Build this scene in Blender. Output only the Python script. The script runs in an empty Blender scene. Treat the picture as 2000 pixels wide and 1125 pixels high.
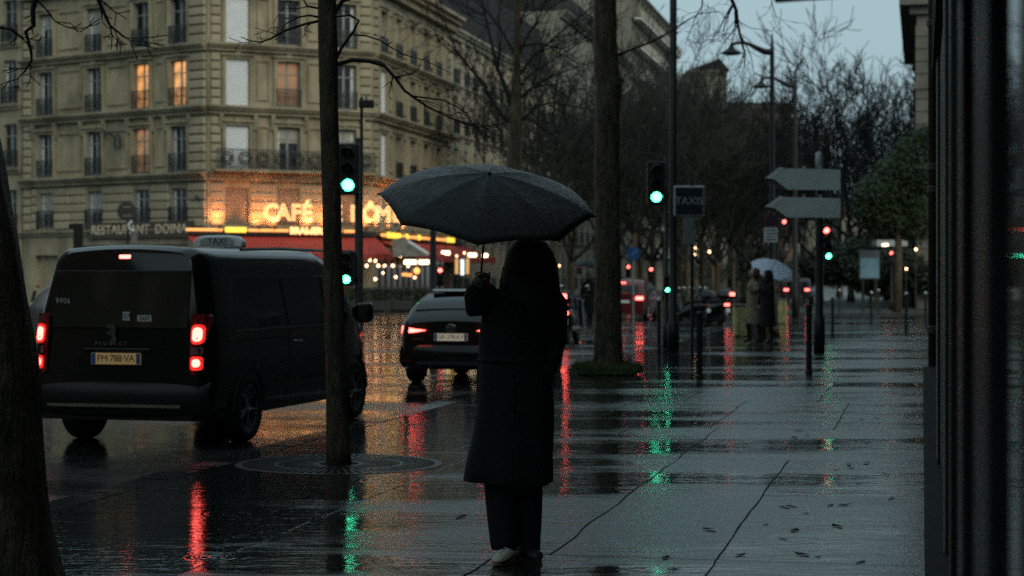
import bpy, bmesh, math, random
from mathutils import Matrix, Vector, noise as mnoise
R = math.radians
random.seed(7)
scene = bpy.context.scene
col = scene.collection

# ------------------------------------------------------------------ camera, world, sun, exposure
F = 3735.0            # focal length in pixels of a 2000 px wide frame
CU, HV, CZ = 1000.0, 540.0, 1.6
cam_d = bpy.data.cameras.new('camera')
cam = bpy.data.objects.new('camera', cam_d); col.objects.link(cam)
cam.location = (0, 0, CZ); cam.rotation_euler = (R(90), 0, 0)
cam_d.sensor_width = 36; cam_d.lens = 36 * F / 2000
cam_d.shift_y = (HV - 562.5) / 2000
cam_d.clip_start = 0.05; cam_d.clip_end = 3000
cam_d.dof.use_dof = True; cam_d.dof.focus_distance = 12.2; cam_d.dof.aperture_fstop = 3.0
scene.camera = cam

SUN_EL, SUN_AZ = 30.0, 150.0     # soft evening light from behind the camera, over the right-hand houses
world = bpy.data.worlds.new('World'); scene.world = world; world.use_nodes = True
wn = world.node_tree.nodes; wl = world.node_tree.links
for n in list(wn): wn.remove(n)
sky = wn.new('ShaderNodeTexSky'); sky.sky_type = 'NISHITA'; sky.sun_disc = False
sky.sun_elevation = R(SUN_EL); sky.sun_rotation = R(SUN_AZ)
sky.air_density = 1.3; sky.dust_density = 6.0; sky.ozone_density = 2.0
hs = wn.new('ShaderNodeHueSaturation'); hs.inputs['Saturation'].default_value = 0.25
ov = wn.new('ShaderNodeMixRGB'); ov.inputs[0].default_value = 0.75
ov.inputs[2].default_value = (5.1, 7.35, 8.2, 1)          # the even grey-blue of the cloud layer
bg = wn.new('ShaderNodeBackground'); bg.inputs['Strength'].default_value = 0.085
wo = wn.new('ShaderNodeOutputWorld')
wl.new(sky.outputs[0], hs.inputs['Color']); wl.new(hs.outputs[0], ov.inputs[1])
wl.new(ov.outputs[0], bg.inputs['Color']); wl.new(bg.outputs[0], wo.inputs['Surface'])

sun_d = bpy.data.lights.new('sun', 'SUN'); sun_d.energy = 1.1; sun_d.angle = R(50); sun_d.color = (1.0, 0.91, 0.66)
sun = bpy.data.objects.new('sun', sun_d); col.objects.link(sun)
sv = Vector((math.sin(R(SUN_AZ)) * math.cos(R(SUN_EL)), math.cos(R(SUN_AZ)) * math.cos(R(SUN_EL)), math.sin(R(SUN_EL))))
sun.rotation_euler = sv.to_track_quat('Z', 'Y').to_euler()
scene.view_settings.view_transform = 'Standard'; scene.view_settings.look = 'None'
scene.view_settings.exposure = 0.0; scene.view_settings.gamma = 1.0; scene.view_settings.use_curve_mapping = False
scene.render.engine = 'CYCLES'
cy = scene.cycles
cy.max_bounces = 6; cy.diffuse_bounces = 2; cy.glossy_bounces = 4; cy.transmission_bounces = 4; cy.transparent_max_bounces = 8
cy.sample_clamp_indirect = 3.0; cy.caustics_reflective = False; cy.caustics_refractive = False; cy.blur_glossy = 0.3
cy.use_denoising = False          # the photograph is grainy; leave the sampling grain in
try: cy.sampling_pattern = 'TABULATED_SOBOL'
except Exception: pass

# ------------------------------------------------------------------ helpers
def P(u, v, y): return Vector(((u - CU) * y / F, y, CZ + (HV - v) * y / F))
ROAD = -0.06
def G(u, v, z=0.0):
    y = F * (CZ - z) / (v - HV)
    return Vector(((u - CU) * y / F, y, z))
SA = R(12.1); SH = Vector((math.sin(SA), math.cos(SA), 0)); ST = Vector((math.cos(SA), -math.sin(SA), 0))
def S(s, t, z=0.0): return SH * s + ST * t + Vector((0, 0, z))
M_STREET = Matrix.Rotation(-SA, 4, 'Z')          # local x = t (to the right), local y = s (along the street)

MATS = {}
def pmat(name, c, rough=0.6, metal=0.0, var=0.18, vs=2.5, bump=0.0, bs=30.0, spec=0.5, emit=None, es=0.0, rvar=0.0, rnd=0.0, coat=0.0, sample=True):
    if name in MATS: return MATS[name]
    m = bpy.data.materials.new(name); m.use_nodes = True; MATS[name] = m
    nt = m.node_tree; b = nt.nodes['Principled BSDF']
    b.inputs['Roughness'].default_value = rough; b.inputs['Metallic'].default_value = metal
    b.inputs['Specular IOR Level'].default_value = spec
    if coat: b.inputs['Coat Weight'].default_value = coat; b.inputs['Coat Roughness'].default_value = 0.06
    tc = nt.nodes.new('ShaderNodeTexCoord')
    if var or rvar:
        nz = nt.nodes.new('ShaderNodeTexNoise'); nz.inputs['Scale'].default_value = vs; nz.inputs['Detail'].default_value = 5; nz.inputs['Roughness'].default_value = 0.65
        nt.links.new(tc.outputs['Object'], nz.inputs['Vector'])
        mp = nt.nodes.new('ShaderNodeMapRange'); mp.inputs[1].default_value = 0.3; mp.inputs[2].default_value = 0.7
        nt.links.new(nz.outputs['Fac'], mp.inputs[0])
        mx = nt.nodes.new('ShaderNodeMixRGB')
        mx.inputs[1].default_value = tuple(x * (1 - var) for x in c) + (1,)
        mx.inputs[2].default_value = tuple(min(1, x * (1 + var)) for x in c) + (1,)
        nt.links.new(mp.outputs[0], mx.inputs[0]); out = mx.outputs[0]
        if rnd:
            oi = nt.nodes.new('ShaderNodeObjectInfo'); mr = nt.nodes.new('ShaderNodeMapRange')
            mr.inputs[3].default_value = 1 - rnd; mr.inputs[4].default_value = 1 + rnd
            nt.links.new(oi.outputs['Random'], mr.inputs[0])
            hv = nt.nodes.new('ShaderNodeHueSaturation'); nt.links.new(mr.outputs[0], hv.inputs['Value']); nt.links.new(out, hv.inputs['Color']); out = hv.outputs[0]
        nt.links.new(out, b.inputs['Base Color'])
        if rvar:
            m2 = nt.nodes.new('ShaderNodeMapRange'); m2.inputs[1].default_value = 0.3; m2.inputs[2].default_value = 0.7
            m2.inputs[3].default_value = max(0.02, rough - rvar); m2.inputs[4].default_value = min(1, rough + rvar)
            nt.links.new(nz.outputs['Fac'], m2.inputs[0]); nt.links.new(m2.outputs[0], b.inputs['Roughness'])
    else:
        b.inputs['Base Color'].default_value = tuple(c) + (1,)
    if bump:
        n2 = nt.nodes.new('ShaderNodeTexNoise'); n2.inputs['Scale'].default_value = bs; n2.inputs['Detail'].default_value = 4
        nt.links.new(tc.outputs['Object'], n2.inputs['Vector'])
        bp = nt.nodes.new('ShaderNodeBump'); bp.inputs['Strength'].default_value = bump; bp.inputs['Distance'].default_value = 0.02
        nt.links.new(n2.outputs['Fac'], bp.inputs['Height']); nt.links.new(bp.outputs[0], b.inputs['Normal'])
    if emit:
        b.inputs['Emission Color'].default_value = tuple(emit) + (1,); b.inputs['Emission Strength'].default_value = es
        if not sample: m.cycles.emission_sampling = 'NONE'
    return m

class MB:
    def __init__(s, M=None): s.v = []; s.f = []; s.M = M
    def add(s, vs, fs):
        o = len(s.v)
        if s.M is not None: vs = [s.M @ Vector(p) for p in vs]
        s.v.extend([tuple(p) for p in vs]); s.f.extend([tuple(i + o for i in f) for f in fs]); return s
    def box(s, x0, y0, z0, x1, y1, z1):
        return s.add([(x0,y0,z0),(x1,y0,z0),(x1,y1,z0),(x0,y1,z0),(x0,y0,z1),(x1,y0,z1),(x1,y1,z1),(x0,y1,z1)],
                     [(0,3,2,1),(4,5,6,7),(0,1,5,4),(1,2,6,5),(2,3,7,6),(3,0,4,7)])
    def tube(s, pts, rs, n=8, cap=True):
        pts = [Vector(p) for p in pts]
        if not isinstance(rs, (list, tuple)): rs = [rs] * len(pts)
        vs = []; fs = []; up = None
        for i, p in enumerate(pts):
            d = (pts[min(i+1, len(pts)-1)] - pts[max(i-1, 0)])
            if d.length < 1e-9: d = Vector((0,0,1))
            d.normalize()
            if up is None:
                up = Vector((0,0,1)) if abs(d.z) < 0.9 else Vector((1,0,0))
            a = d.cross(up); 
            if a.length < 1e-6: a = d.orthogonal()
            a.normalize(); b = a.cross(d); b.normalize(); up = b
            for k in range(n):
                t = 2*math.pi*k/n; vs.append(p + (a*math.cos(t) + b*math.sin(t))*rs[i])
        for i in range(len(pts)-1):
            for k in range(n):
                k2 = (k+1) % n; fs.append((i*n+k, i*n+k2, (i+1)*n+k2, (i+1)*n+k))
        if cap: fs.append(tuple(range(n))[::-1]); fs.append(tuple((len(pts)-1)*n+k for k in range(n)))
        return s.add(vs, fs)
    def lathe(s, prof, n=16, T=None):
        vs = []; fs = []
        for r, z in prof:
            for k in range(n):
                t = 2*math.pi*k/n; p = Vector((r*math.cos(t), r*math.sin(t), z)); vs.append(T @ p if T is not None else p)
        for i in range(len(prof)-1):
            for k in range(n):
                k2 = (k+1) % n; fs.append((i*n+k, i*n+k2, (i+1)*n+k2, (i+1)*n+k))
        fs.append(tuple(range(n))[::-1]); fs.append(tuple((len(prof)-1)*n+k for k in range(n)))
        return s.add(vs, fs)
    def prism(s, poly, d0, d1, plane='xz'):
        n = len(poly)
        def q(a, b, d): return (a, d, b) if plane == 'xz' else ((d, a, b) if plane == 'yz' else (a, b, d))
        vs = [q(a, b, d0) for a, b in poly] + [q(a, b, d1) for a, b in poly]
        fs = [tuple(range(n)), tuple(range(n, 2*n))[::-1]] + [(i, n+i, n+(i+1) % n, (i+1) % n) for i in range(n)]
        return s.add(vs, fs)
    def loft(s, rings, closed=True, cap=True):
        n = len(rings[0]); vs = [p for r in rings for p in r]; fs = []
        for i in range(len(rings)-1):
            for k in range(n if closed else n-1):
                k2 = (k+1) % n; fs.append((i*n+k, i*n+k2, (i+1)*n+k2, (i+1)*n+k))
        if cap: fs.append(tuple(range(n))[::-1]); fs.append(tuple((len(rings)-1)*n+k for k in range(n)))
        return s.add(vs, fs)
    def sphere(s, c, r, nu=10, nv=6, sc=(1,1,1)):
        c = Vector(c); prof = []
        rings = []
        for i in range(nv+1):
            th = math.pi*(i/nv); rr = max(1e-4, math.sin(th)); 
            rings.append([c + Vector((rr*math.cos(2*math.pi*k/nu)*r*sc[0], rr*math.sin(2*math.pi*k/nu)*r*sc[1], -math.cos(th)*r*sc[2])) for k in range(nu)])
        return s.loft(rings)
    def mesh(s, name, mat, smooth=False):
        me = bpy.data.meshes.new(name); me.from_pydata(s.v, [], s.f); me.materials.append(mat)
        if smooth: me.shade_smooth()
        me.update(); return me
    def build(s, name, mat, parent=None, smooth=False, bevel=0):
        return put(name, s.mesh(name, mat, smooth), parent, bevel=bevel)

def put(name, me, parent=None, mtx=None, bevel=0):
    o = bpy.data.objects.new(name, me); col.objects.link(o)
    if parent is not None: o.parent = parent
    if mtx is not None: o.matrix_local = mtx
    if bevel:
        md = o.modifiers.new('bevel', 'BEVEL'); md.width = bevel; md.segments = 2; md.limit_method = 'ANGLE'
    return o
def smooth_angle(me, ang=40):
    try: me.set_sharp_from_angle(angle=R(ang))
    except Exception: pass
def tag(o, label, cat, group=None):
    o['label'] = label; o['category'] = cat
    if group: o['group'] = group
    return o
def thing(name, label, cat, loc=(0,0,0), rz=0.0, group=None):
    o = bpy.data.objects.new(name, None); col.objects.link(o); o.empty_display_size = 0.3
    o.location = loc; o.rotation_euler = (0, 0, rz)
    return tag(o, label, cat, group)
def struct(o): o['kind'] = 'structure'; return o
def copy_tree(o, parent=None):
    c = o.copy(); col.objects.link(c)
    if parent is not None: c.parent = parent
    for ch in list(o.children): copy_tree(ch, c)
    return c
def text_mesh(txt, size, mat, extrude=0.01, outline=0.0, align='CENTER', space=1.0):
    cu = bpy.data.curves.new('t', 'FONT'); cu.body = txt; cu.size = size; cu.align_x = align; cu.align_y = 'CENTER'; cu.space_character = space
    cu.resolution_u = 3
    if outline:
        cu.fill_mode = 'NONE'; cu.bevel_depth = outline; cu.bevel_resolution = 1
    else: cu.extrude = extrude
    o = bpy.data.objects.new('t', cu); col.objects.link(o)
    dg = bpy.context.evaluated_depsgraph_get()
    me = bpy.data.meshes.new_from_object(o.evaluated_get(dg)); me.materials.clear(); me.materials.append(mat)
    bpy.data.objects.remove(o); bpy.data.curves.remove(cu)
    return me
RX90 = Matrix.Rotation(R(90), 4, 'X')
def face_text(name, txt, size, mat, parent, loc, rz=0.0, outline=0.0, extrude=0.004, space=1.0):
    return put(name, text_mesh(txt, size, mat, extrude, outline, space=space), parent, Matrix.Translation(loc) @ Matrix.Rotation(rz, 4, 'Z') @ RX90)

# ------------------------------------------------------------------ materials
M_STONE = pmat('tan_stone', (0.40, 0.31, 0.185), 0.85, var=0.22, vs=0.9, bump=0.25, bs=12, rnd=0.0)
M_BLOCK = pmat('tan_stone_blocks', (0.42, 0.33, 0.20), 0.85, var=0.2, vs=1.4, bump=0.3, bs=15, rnd=0.14)
M_PALE = pmat('pale_stone', (0.47, 0.43, 0.34), 0.85, var=0.2, vs=0.7, bump=0.2, bs=10)
M_GREYSTONE = pmat('grey_render', (0.26, 0.25, 0.21), 0.9, var=0.25, vs=0.5)
M_BRICK = pmat('dull_red_brick', (0.12, 0.075, 0.06), 0.9, var=0.3, vs=0.6)
M_SLATE = pmat('zinc_slate_roof', (0.026, 0.028, 0.028), 0.9, var=0.25, vs=1.5, spec=0.1)
M_IRON = pmat('black_iron', (0.012, 0.013, 0.013), 0.45, var=0.2)
M_FRAMEW = pmat('grey_window_frame', (0.24, 0.25, 0.24), 0.6, var=0.1)
M_PANE = pmat('dark_window_glass', (0.008, 0.010, 0.010), 0.06, var=0.4, vs=0.8, spec=0.3)
M_CURTAIN = pmat('pale_curtain', (0.62, 0.65, 0.64), 0.9, var=0.15, vs=6)
M_SHUT = pmat('white_closed_shutter', (0.72, 0.75, 0.78), 0.6, var=0.08, vs=2)
M_SHUTG = pmat('grey_open_shutter', (0.24, 0.25, 0.22), 0.7, var=0.15)
M_DKPAINT = pmat('black_paint_metal', (0.012, 0.013, 0.012), 0.5, var=0.2, rvar=0.1, spec=0.35)
M_BARK = pmat('wet_bark', (0.085, 0.066, 0.042), 0.6, var=0.5, vs=6, bump=1.0, bs=28)
M_BARKT = pmat('wet_bark_twigs', (0.012, 0.0135, 0.011), 0.85, var=0.3, vs=3)
M_GREYMET = pmat('grey_sign_metal', (0.60, 0.66, 0.63), 0.5, metal=0.0, var=0.1)
M_GALV = pmat('galvanised_pole', (0.35, 0.37, 0.37), 0.45, metal=0.4, var=0.15)
M_WHITE = pmat('white_paint', (0.75, 0.76, 0.75), 0.5, var=0.08)
M_BLUE = pmat('sign_blue', (0.02, 0.10, 0.30), 0.4, var=0.1)
M_NAVY = pmat('sign_navy', (0.008, 0.016, 0.035), 0.4, var=0.1)
M_CARBLK = pmat('black_car_paint', (0.005, 0.005, 0.005), 0.14, var=0.2, coat=0.15, bump=0.02, bs=160, spec=0.4)
M_CARGRN = pmat('dark_car_paint', (0.007, 0.008, 0.006), 0.16, var=0.2, coat=0.0, bump=0.03, bs=160, spec=0.3)
M_CARRED = pmat('dark_red_car_paint', (0.09, 0.008, 0.012), 0.22, var=0.2, coat=0.3)
M_CARGREY = pmat('grey_car_paint', (0.08, 0.085, 0.09), 0.25, var=0.2, coat=0.3)
M_GLASSB = pmat('tinted_car_glass', (0.003, 0.004, 0.004), 0.05, var=0.0, spec=0.45)
M_TYRE = pmat('black_rubber', (0.01, 0.01, 0.01), 0.75, var=0.2)
M_RIM = pmat('alloy_rim', (0.35, 0.36, 0.36), 0.3, metal=0.9, var=0.1)
M_CHROME = pmat('chrome', (0.6, 0.6, 0.6), 0.12, metal=1.0, var=0)
M_REDL = pmat('red_lamp_lens_off', (0.16, 0.008, 0.008), 0.2, var=0)
M_REDON = pmat('red_lamp_lit', (0.3, 0.01, 0.01), 0.3, var=0, emit=(1.0, 0.105, 0.085), es=9.0)
M_REDSOFT = pmat('red_lamp_glow', (0.3, 0.01, 0.01), 0.3, var=0, emit=(1.0, 0.03, 0.02), es=0.8)
M_REDFAR = pmat('red_lamp_lit_far', (0.3, 0.01, 0.01), 0.3, var=0, emit=(1.0, 0.12, 0.10), es=7.0, sample=False)
M_GRNON = pmat('green_signal_lit', (0.02, 0.3, 0.15), 0.3, var=0, emit=(0.06, 1.0, 0.50), es=13.0)
M_GRNFAR = pmat('green_signal_lit_far', (0.02, 0.3, 0.15), 0.3, var=0, emit=(0.06, 1.0, 0.5), es=4.0, sample=False)
M_LENS = pmat('dark_signal_lens', (0.015, 0.014, 0.012), 0.2, var=0)
M_NEON = pmat('orange_neon', (0.8, 0.4, 0.1), 0.4, var=0, emit=(1.0, 0.36, 0.10), es=1.5)
M_NEONL = pmat('warm_neon_letter', (0.8, 0.5, 0.2), 0.4, var=0, emit=(1.0, 0.50, 0.20), es=1.7)
M_YELL = pmat('yellow_lit_box', (0.8, 0.6, 0.1), 0.4, var=0, emit=(1.0, 0.62, 0.05), es=1.6)
M_BULB = pmat('warm_bulb', (0.9, 0.7, 0.5), 0.4, var=0, emit=(1.0, 0.55, 0.28), es=7.0, sample=False)
M_BULBW = pmat('warm_white_lamp', (0.9, 0.8, 0.7), 0.4, var=0, emit=(1.0, 0.70, 0.45), es=4.0)
M_AWN = pmat('dark_red_awning', (0.30, 0.034, 0.028), 0.8, var=0.15, vs=1.0)
M_BLKFAB = pmat('black_wool_cloth', (0.006, 0.006, 0.006), 0.9, var=0.3, vs=20, bump=0.2, bs=120)
M_TROUS = pmat('black_trouser_cloth', (0.007, 0.007, 0.008), 0.9, var=0.2, vs=12)
M_SKIN = pmat('skin', (0.42, 0.25, 0.17), 0.55, var=0.08)
M_HAIR = pmat('dark_hair', (0.008, 0.006, 0.005), 0.6, var=0.3, vs=30)
M_SHOE = pmat('off_white_shoe_leather', (0.60, 0.53, 0.42), 0.6, var=0.12, vs=10)
M_GUM = pmat('tan_rubber_sole', (0.30, 0.18, 0.09), 0.7, var=0.1)
M_BEIGE = pmat('beige_patterned_cloth', (0.25, 0.19, 0.13), 0.9, var=0.45, vs=9)

def streaky(name, c1, c2, scale, zs, rough, bump, bscale, dirt=0.5, moss=None, dist=0.03, rnd=0.0):
    """stone or bark: vertically drawn-out stains, large soot patches and relief"""
    m = bpy.data.materials.new(name); m.use_nodes = True; MATS[name] = m; nt = m.node_tree; N = nt.nodes.new; Lk = nt.links.new; b = nt.nodes['Principled BSDF']; b.inputs['Roughness'].default_value = rough; b.inputs['Specular IOR Level'].default_value = 0.3
    tc = N('ShaderNodeTexCoord'); mp = N('ShaderNodeMapping'); mp.inputs['Scale'].default_value = (1, 1, zs); Lk(tc.outputs['Object'], mp.inputs['Vector'])
    def nz(sc, det, src, rg_=0.65):
        n = N('ShaderNodeTexNoise'); n.inputs['Scale'].default_value = sc; n.inputs['Detail'].default_value = det; n.inputs['Roughness'].default_value = rg_; Lk(src, n.inputs['Vector']); return n.outputs['Fac']
    def rng(x, a, b_, c_, d_):
        r = N('ShaderNodeMapRange'); r.inputs[1].default_value = a; r.inputs[2].default_value = b_; r.inputs[3].default_value = c_; r.inputs[4].default_value = d_; Lk(x, r.inputs[0]); return r.outputs[0]
    mx = N('ShaderNodeMixRGB'); mx.inputs[1].default_value = tuple(c1) + (1,); mx.inputs[2].default_value = tuple(c2) + (1,); Lk(rng(nz(scale, 6, mp.outputs[0]), .32, .68, 0, 1), mx.inputs[0]); out = mx.outputs[0]
    dm = N('ShaderNodeMixRGB'); dm.blend_type = 'MULTIPLY'; dm.inputs[2].default_value = (1-dirt, 1-dirt, 1-dirt*.95, 1); Lk(rng(nz(scale*.35, 4, tc.outputs['Object']), .48, .72, 0, 1), dm.inputs[0]); Lk(out, dm.inputs[1]); out = dm.outputs[0]
    if moss:
        mm = N('ShaderNodeMixRGB'); mm.inputs[2].default_value = tuple(moss) + (1,); Lk(rng(nz(scale*.5, 5, tc.outputs['Object']), .52, .66, 0, .8), mm.inputs[0]); Lk(out, mm.inputs[1]); out = mm.outputs[0]
    if rnd:
        oi = N('ShaderNodeObjectInfo'); hv = N('ShaderNodeHueSaturation'); Lk(rng(oi.outputs['Random'], 0, 1, 1-rnd, 1+rnd), hv.inputs['Value']); Lk(out, hv.inputs['Color']); out = hv.outputs[0]
    Lk(out, b.inputs['Base Color'])
    bp = N('ShaderNodeBump'); bp.inputs['Strength'].default_value = bump; bp.inputs['Distance'].default_value = dist; Lk(nz(bscale, 5, mp.outputs[0], .7), bp.inputs['Height']); Lk(bp.outputs[0], b.inputs['Normal'])
    return m
M_STONE = streaky('sooty_tan_stone', (0.205, 0.18, 0.118), (0.385, 0.335, 0.228), 1.1, 0.35, 0.85, 0.35, 9, 0.45)
M_BLOCK = streaky('sooty_stone_blocks', (0.225, 0.195, 0.13), (0.41, 0.36, 0.25), 1.3, 0.5, 0.85, 0.4, 12, 0.4, rnd=0.13)
M_PALE = streaky('sooty_pale_stone', (0.24, 0.225, 0.175), (0.45, 0.42, 0.33), 0.8, 0.3, 0.85, 0.3, 8, 0.5)
M_GREYSTONE = streaky('sooty_grey_render', (0.13, 0.13, 0.105), (0.25, 0.245, 0.20), 0.6, 0.3, 0.9, 0.3, 6, 0.5)
M_BARK = streaky('wet_ridged_bark', (0.026, 0.021, 0.013), (0.15, 0.115, 0.07), 16, 0.16, 0.55, 1.0, 20, 0.55, moss=(0.032, 0.036, 0.014), dist=0.05)

# ------------------------------------------------------------------ wet ground
def wetmat(name, c, damp, lo, hi, pscale, grain=0.35, gscale=130.0, ripple=0.12, rings=0.0, rnd=0.0, stretch=2.2, kerbward=0.0, spec=0.40):
    m = bpy.data.materials.new(name); m.use_nodes = True; MATS[name] = m
    nt = m.node_tree; N = nt.nodes.new; Lk = nt.links.new; b = nt.nodes['Principled BSDF']
    geo = N('ShaderNodeNewGeometry')
    mp = N('ShaderNodeMapping'); mp.inputs['Rotation'].default_value = (0, 0, SA); mp.inputs['Scale'].default_value = (1.0, 1.0 / stretch, 1.0)
    mp.inputs['Scale'].default_value = (1.0 / stretch, 1.0, 1.0)
    Lk(geo.outputs['Position'], mp.inputs['Vector'])
    def noise(sc, det, src=None, rough=0.6):
        n = N('ShaderNodeTexNoise'); n.inputs['Scale'].default_value = sc; n.inputs['Detail'].default_value = det; n.inputs['Roughness'].default_value = rough
        Lk(src if src is not None else geo.outputs['Position'], n.inputs['Vector']); return n.outputs['Fac']
    def rng(x, a, b_, c_, d_):
        r = N('ShaderNodeMapRange'); r.inputs[1].default_value = a; r.inputs[2].default_value = b_; r.inputs[3].default_value = c_; r.inputs[4].default_value = d_; Lk(x, r.inputs[0]); return r.outputs[0]
    def math_(op, a, bb):
        k = N('ShaderNodeMath'); k.operation = op
        for i, q in enumerate((a, bb)):
            if isinstance(q, (int, float)): k.inputs[i].default_value = q
            else: Lk(q, k.inputs[i])
        return k.outputs[0]
    p1 = noise(pscale, 5, mp.outputs[0], 0.62)
    if rnd:
        oi = N('ShaderNodeObjectInfo'); p1 = math_('ADD', p1, rng(oi.outputs['Random'], 0, 1, -rnd, rnd))
    dt = N('ShaderNodeVectorMath'); dt.operation = 'DOT_PRODUCT'; Lk(geo.outputs['Position'], dt.inputs[0]); dt.inputs[1].default_value = tuple(ST)
    if kerbward: p1 = math_('ADD', p1, rng(dt.outputs['Value'], -2.0, -5.5, 0.0, kerbward))     # water gathers towards the kerb
    mask = rng(p1, lo, hi, 0, 1)
    fine = noise(gscale, 3); mid = noise(9.0, 4, mp.outputs[0])
    dr = rng(mid, 0.3, 0.7, damp * 0.7, damp * 1.35)
    mixr = N('ShaderNodeMix'); mixr.data_type = 'FLOAT'
    Lk(mask, mixr.inputs[0]); Lk(dr, mixr.inputs[2]); mixr.inputs[3].default_value = 0.045
    Lk(mixr.outputs[0], b.inputs['Roughness'])
    cm = N('ShaderNodeMixRGB'); cm.inputs[1].default_value = tuple(x * 0.65 for x in c) + (1,); cm.inputs[2].default_value = tuple(x * 1.3 for x in c) + (1,)
    Lk(noise(1.3, 6), cm.inputs[0])
    c2 = N('ShaderNodeMixRGB'); c2.blend_type = 'MULTIPLY'; c2.inputs[2].default_value = (0.55, 0.55, 0.55, 1); Lk(mask, c2.inputs[0]); Lk(cm.outputs[0], c2.inputs[1])
    Lk(c2.outputs[0], b.inputs['Base Color'])
    b.inputs['Specular IOR Level'].default_value = spec; b.inputs['Specular Tint'].default_value = (0.60, 1.0, 0.92, 1)
    inv = math_('SUBTRACT', 1.0, mask)
    # relief in metres: slopes stay near 0.01 on standing water and near 0.1 on damp grit
    h = math_('MULTIPLY', math_('MULTIPLY', fine, inv), grain * 0.0022)
    h = math_('ADD', h, math_('MULTIPLY', math_('MULTIPLY', noise(38.0, 3), inv), grain * 0.0030))
    m5 = N('ShaderNodeMapping'); m5.inputs['Rotation'].default_value = (0, 0, SA); m5.inputs['Scale'].default_value = (0.16, 1.0, 1.0); Lk(geo.outputs['Position'], m5.inputs['Vector'])
    h = math_('ADD', h, math_('MULTIPLY', noise(9.0, 4, m5.outputs[0]), ripple * 0.005))
    h = math_('ADD', h, math_('MULTIPLY', noise(16.0, 3, mp.outputs[0]), ripple * 0.0080))
    h = math_('ADD', h, math_('MULTIPLY', noise(2.4, 2, mp.outputs[0]), ripple * 0.012))
    if rings:
        vo = N('ShaderNodeTexVoronoi'); vo.inputs['Scale'].default_value = 1.15; vo.inputs['Randomness'].default_value = 1.0
        fl = N('ShaderNodeMapping'); fl.inputs['Scale'].default_value = (1, 1, 0.0); Lk(geo.outputs['Position'], fl.inputs['Vector']); Lk(fl.outputs[0], vo.inputs['Vector'])
        d = vo.outputs['Distance']; sn = math_('SINE', math_('MULTIPLY', d, 95.0), 0)
        fall = rng(d, 0.04, 0.32, 1.0, 0.0)
        h = math_('ADD', h, math_('MULTIPLY', math_('MULTIPLY', sn, fall), rings * 0.0006))
    bp = N('ShaderNodeBump'); bp.inputs['Strength'].default_value = 1.0; bp.inputs['Distance'].default_value = 1.0
    Lk(h, bp.inputs['Height']); Lk(bp.outputs[0], b.inputs['Normal'])
    return m
M_ROAD = wetmat('wet_asphalt_road', (0.026, 0.027, 0.026), 0.24, 0.42, 0.58, 0.35, grain=0.45, gscale=60, ripple=0.10, stretch=1.6)
M_SLAB = wetmat('wet_pavement', (0.032, 0.036, 0.034), 0.25, 0.46, 0.60, 0.55, grain=0.9, gscale=75, ripple=0.36, rings=1.4, rnd=0.03, stretch=3.0, kerbward=0.20)
M_KERB = wetmat('wet_granite_kerb', (0.05, 0.051, 0.049), 0.45, 0.50, 0.75, 0.8, grain=0.3, ripple=0.1, rnd=0.05, spec=0.22)
M_MARK = wetmat('wet_white_road_paint', (0.42, 0.42, 0.40), 0.30, 0.55, 0.75, 1.2, grain=0.3, ripple=0.1)
M_GRASS = pmat('dull_grass', (0.055, 0.085, 0.022), 0.7, var=0.4, vs=5)
M_SOIL = pmat('wet_soil', (0.022, 0.017, 0.011), 0.7, var=0.4, vs=6, bump=0.8, bs=30)
M_LEAF = pmat('brown_wet_leaf', (0.022, 0.015, 0.009), 0.85, var=0.4, vs=20, rnd=0.3, spec=0.08)

# road sheet reaching the horizon
mb = MB(); mb.add([(-900,-60,ROAD),(900,-60,ROAD),(900,1400,ROAD),(-900,1400,ROAD)], [(0,1,2,3)])
road = struct(mb.build('road', M_ROAD))

# near pavement: a bed with slabs laid on it, kerb stones along its edge
KT = -6.1
S0, S1 = 1.2, 70.0
bed = MB(M_STREET); bed.box(KT + 0.31, S0, ROAD - 0.1, 12.0, S1 - 0.31, -0.007)
pavement = struct(bed.build('pavement', M_SOIL))
rngs = random.Random(3)
rows = [(1.2,5.2),(5.2,10.81),(10.81,16.76),(16.76,17.55),(17.55,20.2),(20.2,24.6),(24.6,29.5),(29.5,35.5),(35.5,42.0),(42.0,50.0),(50.0,59.5),(59.5,S1-0.31)]
tcols = [[-5.79,-2.75,-1.14,0.6],[-5.79,-3.9,-2.4,-1.14,0.6],[-5.79,-3.9,-2.1,-1.14,0.6],[-5.79,-4.2,-2.1,0.6],[-5.79,-4.2,-3.0,-2.1,0.6],[-5.79,-3.6,-2.2,-0.9,0.6],[-5.79,-3.0,-1.3,0.6],
         [-5.79,-2.6,0.6],[-5.79,-2.9,0.6],[-5.79,-2.5,1.5,6],[-5.79,-1.5,3,8],[-5.79,-1.5,3,12]]
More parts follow.
